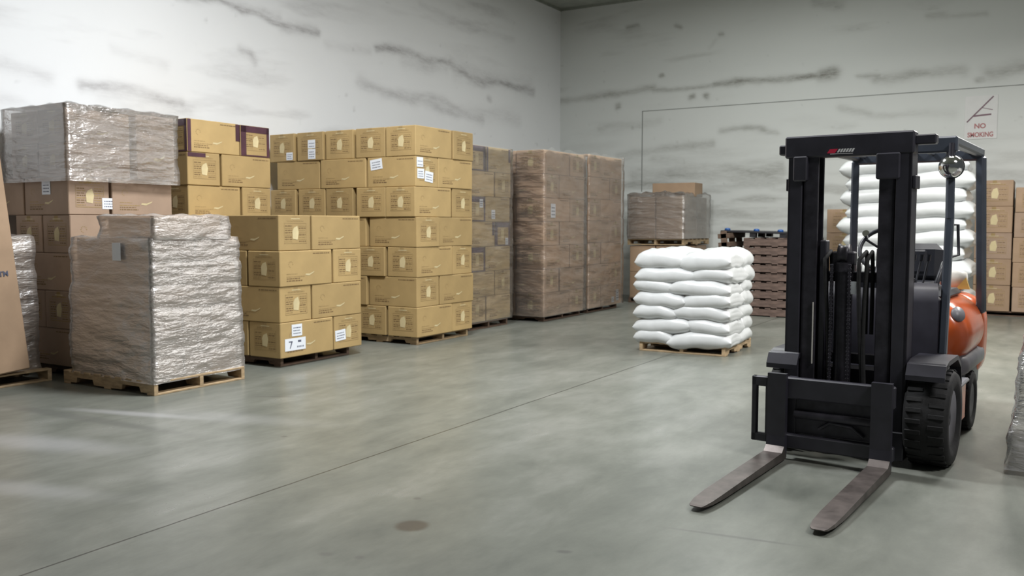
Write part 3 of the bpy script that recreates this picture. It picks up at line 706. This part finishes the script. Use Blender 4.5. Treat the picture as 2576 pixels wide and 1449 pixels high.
# ------------------------------------------------------------------ sacks
def sack_mesh(a, b, h, seed, round_=2.4):
    rs = random.Random(seed); nu, nv = 30, 20; P = []
    o1, o2 = rs.random() * 9, rs.random() * 9
    for side in (1, -1):
        for j in range(nv):
            v = math.sin(math.pi / 2 * (-1 + 2 * j / (nv - 1)))
            for i in range(nu):
                u = math.sin(math.pi / 2 * (-1 + 2 * i / (nu - 1)))
                # pinched outline: seams at the two ends are wide, sides belly out
                X = u * a * (1 - .05 * (1 - abs(v) ** 2) * (abs(u) > .97)); Y = v * b * (1 - .10 * abs(u) ** 4)
                T = max(0, (1 - abs(u) ** 4.5)) ** .5 * max(0, (1 - abs(v) ** (round_ + 2.0) * 1.0)) ** .5
                w = .010 * math.sin(u * 7 + o1 + v * 2) * math.sin(v * 5 + o2) + .007 * math.sin(u * 17 + v * 9 + o2) * (abs(u) ** 2)
                z = side * h * T + w * T * 1.3 - .022 * u * u - .012 * v * v + .008 * math.sin(u * 2.3 + o1)
                P.append((X, Y, z))
    mb = MB(); n = nu * nv
    F = []
    for j in range(nv - 1):
        for i in range(nu - 1):
            q = j * nu + i; F.append((q, q + 1, q + nu + 1, q + nu))
            bt = lambda r: r if (r % nu in (0, nu - 1) or r // nu in (0, nv - 1)) else n + r
            F.append((bt(q), bt(q + nu), bt(q + nu + 1), bt(q + 1)))
    mb.add(P, F, 0, True)
    me = bpy.data.meshes.new('sack'); me.from_pydata(mb.v, [], mb.f); me.materials.append(M['sack']); me.polygons.foreach_set('use_smooth', mb.sm); me.update()
    return me
def sack(me, x, y, z, rz, label, group, tilt=(0, 0), sc=(1, 1, 1)):
    o = bpy.data.objects.new('white_sack', me); COL.objects.link(o); o.location = (x, y, z); o.rotation_euler = (tilt[0], tilt[1], rz); o.scale = sc
    tag(o, label, 'sack', group); return o
pallet(-4.17, -3.12, 9.90, 10.92, 0, 'pale wooden pallet under the waist-high pile of white sacks', 'y', h=.11)
SX0, SX1, SY0, SY1 = -4.20, -3.10, 9.88, 10.86
lh = .150; rr = random.Random(11)
fr = [.38, .60, .43, .52, .40, .62, .50]   # split of the front row, bottom layer first
LN = ['bottom', 'second from bottom', 'third from bottom', 'fourth', 'fifth', 'second from top', 'top']
WID = SX1 - SX0
for li in range(7):
    z = .11 + li * lh + lh / 2 + (0 if li < 6 else .012); f = fr[li]
    h = (.118 if li < 6 else .125)
    xs = SX0 + WID * f
    A = rr.uniform(-.012, .012)
    for k, (a0, a1) in enumerate(((SX0, xs), (xs, SX1))):
        w = a1 - a0; dp = .50
        dy = dp if w > .5 else .62
        m1 = sack_mesh(w / 2 + .045, dy / 2 + .03, h, li * 10 + k)
        if li == 6: m1 = sack_mesh(w / 2 + .04, dy / 2 + .03, h, li * 10 + k, 3.0)
        sack(m1, (a0 + a1) / 2 + A, SY0 + dy / 2 + rr.uniform(-.015, .01), z + rr.uniform(-.01, .01), rr.uniform(-.05, .05), 'white plump sack, %s layer of the sack pile, front %s' % (LN[li], ['left', 'right'][k]), 'sacks on the waist high pallet', (rr.uniform(-.03, .03), rr.uniform(-.06, .06)))
        d2 = (SY1 - SY0) - dy
        m2 = sack_mesh(d2 / 2 + .045, w / 2 + .03, h, li * 10 + k + 5)
        sack(m2, (a0 + a1) / 2 + A, SY1 - d2 / 2 + rr.uniform(-.01, .01), z + rr.uniform(-.006, .006), R(90) + rr.uniform(-.03, .03), 'white plump sack, %s layer of the sack pile, rear %s' % (LN[li], ['left', 'right'][k]), 'sacks on the waist high pallet', (rr.uniform(-.02, .02), rr.uniform(-.03, .03)))
# tall white sack stack behind the forklift
pallet(-2.7, -1.0, 14.2, 15.4, 0, 'wooden pallet under the tall white sack stack behind the forklift', 'y', h=.12, m='oldwood')
meshes = [sack_mesh(.47, .56, .158, 200 + i, 3) for i in range(4)]
LT = ['bottom', 'second', 'third', 'fourth', 'fifth', 'sixth', 'seventh', 'eighth', 'ninth', 'tenth', 'eleventh', 'top']
for li in range(11):
    for k in range(2):
        sack(meshes[(li * 2 + k * 3) % 4], -2.28 + k * .84 + (.05 if li % 2 else -.05) + rr.uniform(-.02, .02), 14.78 + rr.uniform(-.04, .03), .12 + .213 * li + .12, rr.uniform(-.04, .04), 'white sack in the tall stack behind the forklift, %s layer up, %s' % (LT[li] if li < 10 else 'top', ['left', 'right'][k]), 'sacks of the tall stack behind the forklift', (rr.uniform(-.02, .02), rr.uniform(-.05, .05)))

# ------------------------------------------------------------------ pile of empty brown pallets
for k in range(9):
    last = k >= 7
    dx = -.02 + rr.uniform(-.012, .012)
    if not last:
        pallet(-4.30 + dx, -3.28 + dx, 14.6 + rr.uniform(-.01, .01), 15.8, k * .143, 'empty brown pallet, %s of the pallet pile beside the mast' % (['lowest', 'second', 'third', 'fourth', 'fifth', 'sixth', 'seventh'][k]), 'x', notch=False, h=.141, m='chep', group='empty pallets in the pile', nb=6)
    else:
        t = pallet(-4.30 + dx, -3.28 + dx, 14.6, 15.8, k * .143, 'empty brown pallet, %s of the pallet pile beside the mast' % ['eighth', 'ninth and topmost'][k - 7], 'x', notch=False, h=.141, m='chep', group='empty pallets in the pile', nb=6)
bp_ = empty('plastic_pallet', (-4.16, 15.25, 1.292), 0); tag(bp_, 'black plastic pallet with blue corner plugs on top of the brown pallet pile', 'pallet')
bp_.rotation_euler = (0, R(1.5), R(-3))
mb = MB(); mb.box(-.6, .5, -.48, .48, .07, .10, 0, .004)
mb.build('deck', M['blackplastic'], bp_)
for sx in (-.55, -.05, .45):
    for sy in (-.42, 0, .42):
        mb = MB(); mb.box(sx - .05, sx + .05, sy - .05, sy + .05, 0, .07, 0, .004); mb.build('foot', M['blackplastic'], bp_)
for sx in (-.5, 0, .4):
    mb = MB(); mb.lathe([(.10, .001), (.10, .05), (.135, .045), (.145, .001)], 'z', (sx, -.42, 0), 16); o = mb.build('plug', M['blueplastic'], bp_); o['label'] = 'blue plug'
# slatted black crate side standing left of the pile
sp_ = empty('black_slatted_pallet', (-4.55, 14.9, 0)); tag(sp_, 'black slatted pallet standing on edge at the left end of the brown pallet pile', 'pallet')
sp_.rotation_euler = (0, R(-5), 0)
for k in range(9):
    mb = MB(); mb.box(-.10, .10, -.3, .6, .12 + k * .145, .20 + k * .145, 0, .004); mb.build('slat', M['oldwood'], sp_)
for q in (-.28, .15, .56):
    mb = MB(); mb.box(-.05, .05, q - .02, q + .02, 0, 1.40, 0, .004); mb.build('runner', M['oldwood'], sp_)

# ------------------------------------------------------------------ right edge wrapped load
pallet(-.04, 1.1, 6.25, 7.35, 0, 'pallet under the film-draped load at the right picture edge', 'y', h=.10, m='oldwood')
for li in range(4):
    for k in range(2):
        carton(.10 + k * .48, .57 + k * .48, 6.35, 7.25, .10 + li * .36, .46 + li * .36, 'tank', 'carton inside the film at the right edge, %s layer, %s' % (['bottom', 'second', 'third', 'top'][li], ['left', 'right'][k]), 'cartons in the load at the right edge', plain=True)
shell(.0, 1.09, 6.25, 7.3, .03, 1.58, 'loose milky film draped over the load at the right picture edge', M['film_far'], seed=41, off=.02, amp=.03, flare=.17, dz=.03)

# ------------------------------------------------------------------ forklift
FK = empty('forklift', (-1.05, 5.93, 0), R(-4)); tag(FK, 'dark orange-bodied forklift with its forks resting on the concrete floor', 'forklift')
mx = -.055   # mast sits slightly to the left
def part(name, mb, m, parent=FK, label=None):
    o = mb.build(name, m, parent)
    if label: o['label'] = label
    return o
# mast: outer and inner channels each side
for s in (-1, 1):
    mb = MB(); xo = mx + s * .375; xi = mx + s * .285
    x0, x1 = min(xo, xi), max(xo, xi); web = (xo - s * .022, xo)
    mb.box(min(web), max(web), .0, .17, .04, 2.05, 0, .004)
    mb.box(x0, x1, .0, .02, .04, 2.05, 0, .004); mb.box(x0, x1, .15, .17, .04, 2.05, 0, .004)
    mb.box(x0 - .0, x1, -.012, .19, .04, .22, 0, .006); mb.box(min(xo, xo + s * .02), max(xo, xo + s * .02), .02, .15, 1.72, 1.80, 0, .004)
    part('mast_outer_channel', mb, M['iron'])
    mb = MB(); xo = mx + s * .280; xi = mx + s * .185; x0, x1 = min(xo, xi), max(xo, xi); web = (xo - s * .02, xo)
    mb.box(min(web), max(web), .015, .155, .08, 2.03, 0, .004)
    mb.box(x0, x1, .015, .035, .08, 2.03, 0, .004); mb.box(x0, x1, .135, .155, .08, 2.03, 0, .004)
    part('mast_inner_channel', mb, M['iron2'])
    mb = MB(); q0, q1 = sorted((mx + s * .178, mx + s * .135)); mb.box(q0, q1, .05, .13, .08, 1.40 if s < 0 else 1.0, 0, .006)
    if s < 0: part('mast_stay', mb, M['iron'])
    # side lift cylinder behind the channel
    mb = MB(); mb.tube([(mx + s * .25, .205, .1), (mx + s * .25, .205, 1.25)], .032); mb.tube([(mx + s * .25, .205, 1.25), (mx + s * .25, .205, 1.95)], .018)
    part('side_lift_cylinder', mb, M['iron2'])
    mb = MB(); ch = mx - .03 + s * .055
    for k in range(60): mb.box(ch - (.010 if k % 2 else .007), ch + (.010 if k % 2 else .007), .0, .014, .50 + k * .0125, .5125 + k * .0125, 0, .002)
    part('lift_chain', mb, M['iron2'])
mb = MB(); mb.box(mx - .40, mx + .385, -.005, .11, 1.93, 2.07, 0, .01); part('mast_top_crossmember', mb, M['iron'])
for a0, a1, z0, z1_ in ((-.45, -.39, 1.955, 2.02), (.38, .50, 1.985, 2.045)):
    mb = MB(); mb.box(mx + a0, mx + a1, .03, .11, z0, z1_, 0, .008); part('crossmember_end', mb, M['iron'])
for a0, a1 in ((.17, .31), (-.34, -.25)):
    mb = MB(); mb.box(mx + a0, mx + a1, -.02, .05, 1.78, 1.94, 0, .008); part('roller_bracket', mb, M['iron'])
for z0 in (.60, 1.13):
    mb = MB(); mb.box(mx - .37, mx + .37, .15, .18, z0, z0 + .07, 0, .006); part('mast_lower_crossmember', mb, M['iron2'])
# emblem strip on the crossmember
mb = MB(); L0 = -.185
def sl(mbx, a, b, z0, z1, s, mi): mbx.quad((a, -.0065, z0), (b, -.0065, z0), (b + s, -.0065, z1), (a + s, -.0065, z1), mi)
sl(mb, L0, L0 + .05, 1.952, 1.978, .018, 0)
for k in range(6): sl(mb, L0 + .062 + k * .017, L0 + .074 + k * .017, 1.955, 1.977, .012, 1)
sl(mb, L0 + .02, L0 + .16, 1.945, 1.9485, .0, 1)
part('maker_emblem', mb, [M['red'], M['white']], label='red and white slanted emblem')
# centre cylinder and head
mb = MB(); mb.tube([(mx - .03, .09, .12), (mx - .03, .09, 1.22)], .055, 20); mb.tube([(mx - .03, .09, 1.2), (mx - .03, .09, 1.26)], .066, 20)
part('centre_lift_cylinder', mb, M['iron2'])
mb = MB(); mb.lathe([(-.03, .0), (-.03, .07), (-.012, .058), (.012, .058), (.03, .07), (.03, .0)], 'x', (mx - .03, .09, 1.31), 24); mb.box(mx - .10, mx + .04, .05, .13, 1.24, 1.33, 0, .01)
part('chain_pulley', mb, M['iron2'])
# hoses
for i, (xx, ph) in enumerate(((-.12, 0), (.10, 1), (.135, 2))):
    mb = MB(); pts = [(mx + xx + .02 * math.sin(z * 3 + ph), .03 + .02 * math.cos(z * 2 + ph), z) for z in np.linspace(.45, 1.28, 14)]
    pts += [(mx + xx + .01, .07, 1.33), (mx + xx, .12, 1.30), (mx + xx, .14, 1.2), (mx + xx, .14, .8)]
    mb.tube(pts, .013, 8); part('hydraulic_hose', mb, M['rubber'])
mb = MB(); mb.tube([(mx - .39, .06, .66)] + [(mx - .42 - .055 * math.sin(t), .06, .60 + .06 * math.cos(t)) for t in np.linspace(.1, 3.0, 9)] + [(mx - .39, .06, .54)], .011, 8); part('hydraulic_hose', mb, M['rubber'])
mb = MB(); mb.box(mx + .02, mx + .058, .045, .05, 1.06, 1.14); part('paper_tag', mb, M['paper'], label='white tag hanging on the mast')
mb = MB(); mb.box(mx - .20, mx - .195, -.0, .012, .60, 1.0); part('warning_strip', mb, M['tank'])
# carriage
CY = -.13
CR = empty('fork_carriage', (0, CY, 0)); CR.parent = FK
cx_ = -.09
mb = MB(); mb.box(cx_ - .36, cx_ + .40, -.105, -.055, .40, .535, 0, .008); mb.box(cx_ - .36, cx_ + .40, -.105, -.055, .08, .17, 0, .008)
mb.box(cx_ - .26, cx_ - .20, -.06, .0, .08, .53, 0, .005); mb.box(cx_ + .20 + .1, cx_ + .26 + .1, -.06, .0, .08, .53, 0, .005)
mb.build('carriage_frame', M['iron'], CR)
mb = MB(); mb.box(cx_ - .26, cx_ + .36, -.05, -.02, .17, .40, 0, .004); mb.build('carriage_back_plate', M['iron2'], CR)
mb = MB(); mb.tube([(cx_ - .2, -.075, .30), (cx_ + .3, -.075, .30)], .026, 14); mb.tube([(cx_ - .05, -.07, .22), (cx_ + .02, -.08, .27), (cx_ + .15, -.08, .26), (cx_ + .22, -.07, .2)], .011, 8); mb.build('sideshift_cylinder', M['iron2'], CR)
mb = MB(); x0, x1 = cx_ - .475, cx_ - .35; mb.box(x0, x1, -.10, -.06, .46, .525, 0, .006); mb.box(x0, x1, -.10, -.06, .10, .155, 0, .006); mb.box(x0, x0 + .035, -.10, -.06, .10, .525, 0, .006); mb.box(x1 - .035, x1, -.10, -.06, .10, .525, 0, .006)
mb.build('side_bracket', M['iron'], CR)
def fork(fx, w=.118):
    mb = MB(); hw = w / 2; sec = []
    # profile in (y,z): shank then blade with tapering tip
    top = [(-.105, .565), (-.105, .12), (-.115, .075), (-.135, .06), (-.5, .052), (-1.2, .04), (-1.38, .030)]
    sh_o = [(-.150, .565), (-.150, .15), (-.162, .09), (-.20, .062)]
    prof_up = [(-.150, .56, 1), (-.150, .16, 1), (-.158, .10, 1), (-.20, .066, 1), (-.6, .058, 1), (-1.15, .046, 1), (-1.30, .040, .92), (-1.38, .034, .72), (-1.40, .030, .5)]
    prof_dn = [(-.108, .56, 1), (-.108, .05, 1), (-.112, .022, 1), (-.13, .014, 1), (-.6, .014, 1), (-1.15, .016, 1), (-1.30, .020, .92), (-1.38, .024, .72), (-1.40, .026, .5)]
    n = len(prof_up); V = []
    for (y, z, s), (y2, z2, s2) in zip(prof_up, prof_dn):
        V += [(fx - hw * s, y, z), (fx + hw * s, y, z), (fx + hw * s2, y2, z2), (fx - hw * s2, y2, z2)]
    F = [(0, 3, 2, 1)]
    for i in range(n - 1):
        a, b = i * 4, (i + 1) * 4
        for k in range(4): F.append((a + k, a + (k + 1) % 4, b + (k + 1) % 4, b + k))
    F.append(((n - 1) * 4, (n - 1) * 4 + 1, (n - 1) * 4 + 2, (n - 1) * 4 + 3))
    nf = len(F)
    mb.add(V, F, 0)
    for i in range(nf): 
        if i <= 8: mb.m[i] = 1
    mb.build('fork', [M['forksteel'], M['iron']], CR)
fork(cx_ - .295); fork(cx_ + .335)
# wheels
def wheel(x, y, r, w, name='front_wheel', out=1):
    e = empty(name, (x, y, r)); e.parent = FK
    mb = MB(); h = w / 2; n = 48
    mb.lathe([(-h * .85, r * .58), (-h, r * .7), (-h, r * .92), (-h * .82, r * .985), (-h * .3, r), (h * .3, r), (h * .82, r * .985), (h, r * .92), (h, r * .7), (h * .85, r * .58)], 'x', (0, 0, 0), n)
    for k in range(28):  # tread lugs
        a = 2 * math.pi * k / 28
        for sd in (-1, 1):
            T = Matrix.Rotation(a + sd * .05, 4, 'X'); mb.box(sd * h * .52 - h * .36, sd * h * .52 + h * .36, -.014, .014, r * .98, r * 1.015, 0, .003, T)
    mb.build('tyre', M['rubber'], e)
    mb = MB(); mb.lathe([(-h * .5, 0), (-h * .6, r * .3), (-h * .85, r * .58), (-h * .7, r * .6), (h * .7, r * .6), (h * .85, r * .58), (h * .6, r * .3), (h * .5, 0)], 'x', (0, 0, 0), 32)
    mb.build('rim', M['greyplastic'], e)
    mb = MB(); mb.lathe([(h * .45 * out, 0.0), (h * .75 * out, .001), (h * .75 * out, r * .16), (h * .45 * out, r * .2)], 'x', (0, 0, 0), 20); mb.build('hub', M['iron'], e)
    return e
wheel(.445, .22, .30, .25, out=1); wheel(-.43, .22, .30, .20, out=-1)
wheel(.43, 1.42, .215, .16, 'rear_wheel', 1); wheel(-.41, 1.42, .215, .16, 'rear_wheel', -1)
# chassis
mb = MB(); mb.box(-.30, .33, .19, 1.2, .07, .58, 0, .02); part('chassis', mb, M['iron'])
mb = MB(); mb.tube([(-.5, .22, .275), (.5, .22, .275)], .07, 16); part('front_axle', mb, M['iron'])
for a0, a1, b0, b1 in ((.33, .50, .30, .525), (-.50, -.30, -.525, -.30)):
    mb = MB(); mb.box(a0, a1, .62, 1.13, .13, .40, 0, .015); part('side_panel', mb, M['orange'])
    mb = MB(); mb.box(b0, b1, .60, 1.10, .40, .43, 0, .01); part('step', mb, M['greyplastic'])
# fenders over the front wheels
for s in (-1, 1):
    mb = MB(); xa, xb = (.33, .55) if s > 0 else (-.53, -.33)
    pts = [(-.06, .56), (-.02, .625), (.08, .645), (.40, .645), (.53, .58), (.58, .46)]
    V = []
    for y, z in pts: V += [(xa, y, z), (xb, y, z), (xb, y + (.0), z + .03), (xa, y, z + .03)]
    F = []
    for i in range(len(pts) - 1):
        a, b = i * 4, i * 4 + 4
        for k in range(4): F.append((a + k, b + k, b + (k + 1) % 4, a + (k + 1) % 4))
    F += [(0, 1, 2, 3), tuple(len(V) - 4 + i for i in (3, 2, 1, 0))]
    mb.add(V, F); mb.box(xa, xb, -.01, .10, .62, .665, 0, .01); part('fender', mb, M['iron'])
# front cowl and dashboard
mb = MB()
sec = [(.36, .50, .33), (.36, 1.00, .33), (.42, 1.08, .32), (.50, 1.12, .30), (.60, 1.10, .28)]
V = []
for y, z, hw in sec: V += [(-hw - .02, y, z), (hw + .10, y, z)]
back = [(-.30, .60, .50), (.40, .60, .50), (-.30, .64, 1.0), (.40, .64, 1.0)]
mb.grid(V, 2, len(sec)); mb.box(-.33, .42, .37, .58, .50, 1.04, 0, .03); part('front_cowl', mb, M['iron'])
mb = MB(); mb.box(-.22, .24, .42, .64, 1.04, 1.17, 0, .03); part('dashboard', mb, M['seatvinyl'])
mb = MB(); mb.tube([(-.0, .55, 1.12), (-.0, .74, 1.28)], .022, 12); part('steering_column', mb, M['iron'])
mb = MB(); T = Matrix.Translation((-.0, .76, 1.33)) @ Matrix.Rotation(R(62), 4, 'X')
pts = [T @ Vector((.155 * math.cos(t), .155 * math.sin(t), 0)) for t in np.linspace(0, 2 * math.pi, 37)]
mb.tube(pts, .015, 10, 0, False)
for a in (.5, 2.6, 4.7): mb.tube([T @ Vector((0, 0, -.02)), T @ Vector((.15 * math.cos(a), .15 * math.sin(a), 0))], .010, 8)
part('steering_wheel', mb, M['seatvinyl'])
mb = MB(); mb.tube([T @ Vector((-.12, .10, .0)), T @ Vector((-.12, .10, .05))], [.018, .024], 12); part('steering_knob', mb, M['chrome'])
for i in range(3):
    mb = MB(); mb.tube([(.20 + i * .045, .60, 1.1), (.22 + i * .045, .66, 1.26)], .007, 8); mb.tube([(.22 + i * .045, .66, 1.26), (.222 + i * .045, .665, 1.30)], [.014, .016], 10); part('control_lever', mb, M['seatvinyl'])
# hood: rounded orange body under the seat
def superbox(mb, cx, cz, hx, hz, ys, e=3.0, n=40, mi=0):
    V = []
    for y, s, ez in ys:
        for k in range(n):
            t = 2 * math.pi * k / n; c, s_ = math.cos(t), math.sin(t)
            V.append((cx + hx * s * math.copysign(abs(c) ** (2 / e), c), y, cz + ez + hz * s * math.copysign(abs(s_) ** (2 / e), s_)))
    F = []
    for i in range(len(ys) - 1):
        for k in range(n): F.append((i * n + k, (i + 1) * n + k, (i + 1) * n + (k + 1) % n, i * n + (k + 1) % n))
    mb.add(V, F, mi, True); m_ = len(ys) - 1
    mb.add(V[:n], [tuple(range(n))], mi, True); mb.add(V[m_ * n:], [tuple(range(n))[::-1]], mi, True)
mb = MB(); mb.box(-.24, .26, 1.02, 1.84, .5, .98, 0, .05); part('engine_cover', mb, M['seatvinyl'])
for sx in (-1, 1):
    V0 = [(1.05, .30, 0), (1.06, .62, 0), (1.09, .82, 0), (1.15, .94, 0), (1.26, 1, 0), (1.78, 1, 0), (1.84, .96, 0)]
    mb = MB(); superbox(mb, 0, 0, .235, .245, V0, 2.15)
    # egg outline: narrower towards the top
    mb.v = [(sx * .285 + x * (1 - .55 * max(0, z)), y + .25 * max(0, z - .05), .725 + z) for x, y, z in mb.v]
    part('engine_side_cowl', mb, M['orange'])
mb = MB(); T = Matrix.Translation((.43, 1.125, .865)) @ Matrix.Rotation(R(38), 4, 'Z') @ Matrix.Rotation(R(-28), 4, 'X')
mb.lathe([(-.02, 0), (-.02, 1), (.012, 1), (.016, 0)], 'y', (0, 0, 0), 24)
mb.v = [tuple(T @ Vector((x * .045, y, z * .055))) for x, y, z in mb.v]
part('hood_cap', mb, M['greyplastic'], label='grey oval cap on the orange hood')
mb = MB(); superbox(mb, .0, .50, .515, .10, [(1.04, .6, 0), (1.08, .93, 0), (1.16, 1, 0), (1.9, 1, 0)], 3.5); part('hood_sill', mb, M['greyplastic'])
mb = MB(); superbox(mb, .0, .36, .47, .15, [(1.14, .93, 0), (1.2, 1, 0), (1.95, 1, 0)], 5); part('rear_chassis', mb, M['guard'])
mb = MB(); superbox(mb, .0, .62, .50, .36, [(1.84, .95, 0), (1.88, 1, 0), (2.12, 1, 0), (2.25, .92, 0), (2.30, .75, 0)], 4); part('counterweight', mb, M['orange'])
# seat
mb = MB(); mb.box(-.34, .36, 1.14, 1.76, .955, 1.02, 0, .03); part('hood_top_plate', mb, M['seatvinyl'])
mb = MB(); mb.box(-.24, .26, 1.12, 1.56, .98, 1.08, 0, .04); part('seat_cushion', mb, M['seatvinyl'])
mb = MB(); T = Matrix.Translation((.01, 1.55, 1.06)) @ Matrix.Rotation(R(-8), 4, 'X'); mb.box(-.24, .24, -.05, .06, 0, .30, 0, .05, T); mb.box(-.15, .15, -.065, .0, .05, .26, 0, .03, T); part('seat_backrest', mb, M['seatvinyl'])
for s in (-1, 1):
    mb = MB(); mb.tube([(s * .25 + .01, 1.5, 1.08), (s * .29 + .01, 1.48, 1.2), (s * .29 + .01, 1.3, 1.22), (s * .28 + .01, 1.22, 1.14), (s * .26 + .01, 1.2, 1.06)], .018, 8); part('hip_restraint', mb, M['seatvinyl'])
# gas tank on the counterweight
mb = MB(); mb.lathe([(-.30, .001), (-.29, .06), (-.25, .08), (-.2, .095), (.2, .095), (.25, .08), (.29, .06), (.30, .001)], 'x', (.06, 2.05, 1.06), 28); part('gas_tank', mb, M['tank'], label='pale grey gas tank')
mb = MB()
for q in (-.14, .2): mb.lathe([(-.02, .098), (.02, .098), (.02, .103), (-.02, .103), (-.02, .098)], 'x', (q, 2.05, 1.06), 28)
mb.box(-.2, .3, 1.98, 2.12, .95, .985, 0, .005); part('tank_bracket', mb, M['iron'])
mb = MB(); mb.add([(.30, 1.86, 1.0), (.40, 1.86, 1.0), (.37, 1.86, 1.09), (.30, 1.90, 1.0), (.40, 1.90, 1.0), (.37, 1.90, 1.09)], [(0, 1, 2), (3, 5, 4), (0, 3, 4, 1), (1, 4, 5, 2), (2, 5, 3, 0)]); part('yellow_marker', mb, M['yellow'], label='small yellow triangular piece')
# overhead guard
gz = 2.045; gx = .447; yf, yr = .60, 1.78
def beam(mb, a, b, w, d):
    a, b = Vector(a), Vector(b); t = (b - a); L = t.length; q = t.to_track_quat('Z', 'Y').to_matrix().to_4x4(); T = Matrix.Translation(a) @ q
    mb.box(-w / 2, w / 2, -d / 2, d / 2, 0, L, 0, min(w, d) * .2, T)
for s in (-1, 1):
    mb = MB(); beam(mb, (s * gx, .47, .66), (s * gx * 1.0, yf - .03, 1.55), .05, .06); beam(mb, (s * gx, yf - .035, 1.53), (s * (gx - .015), yf + .02, gz - .03), .05, .06); part('front_post', mb, M['guard'])
    mb = MB(); beam(mb, (s * (gx + .035), yr + .10, .82), (s * (gx + .01), yr, gz - .03), .06, .07); part('rear_post', mb, M['guard'])
    mb = MB(); beam(mb, (s * gx, yf, gz), (s * gx, yr + .02, gz), .06, .06); part('roof_side_rail', mb, M['guard'])
mb = MB(); mb.box(-gx - .03, gx + .03, yf - .03, yf + .03, gz - .075, gz + .03, 0, .012); part('roof_front_rail', mb, M['guard'])
mb = MB(); mb.box(-gx - .03, gx + .03, yr - .03, yr + .03, gz - .06, gz + .03, 0, .012); part('roof_rear_rail', mb, M['guard'])
for k in range(7):
    mb = MB(); x = -.38 + k * .127; mb.box(x - .012, x + .012, yf, yr, gz - .01, gz + .02, 0, .004); part('roof_bar', mb, M['guard'])
# round work lamp under the right front corner of the roof
wl = empty('work_lamp', (gx + .0, yf - .075, gz - .17)); wl.parent = FK
mb = MB(); mb.lathe([(-.05, .001), (-.048, .02), (-.035, .05), (-.01, .068), (.02, .074), (.035, .074), (.04, .07)], 'y', (0, 0, 0), 28); mb.v = [(x, -y if False else y, z) for x, y, z in mb.v]; mb.build('lamp_bowl', M['chrome'], wl)
mb = MB(); mb.lathe([(.036, .078), (.05, .078), (.05, .07), (.036, .07), (.036, .078)], 'y', (0, 0, 0), 28); mb.lathe([(.045, .0), (.045, .072)], 'y', (0, 0, 0), 28); mb.build('lamp_ring', M['iron'], wl)
mb = MB(); mb.tube([(0, .02, .06), (0, .03, .15)], .018, 10); mb.build('lamp_bracket', M['iron'], wl)
# grab handle by the right post
mb = MB(); mb.tube([(gx - .02, yf + .02, 1.50), (gx + .03, yf + .10, 1.50), (gx + .04, yf + .10, 1.30), (gx - .02, yf + .02, 1.28)], .010, 8); part('grab_handle', mb, M['iron'])
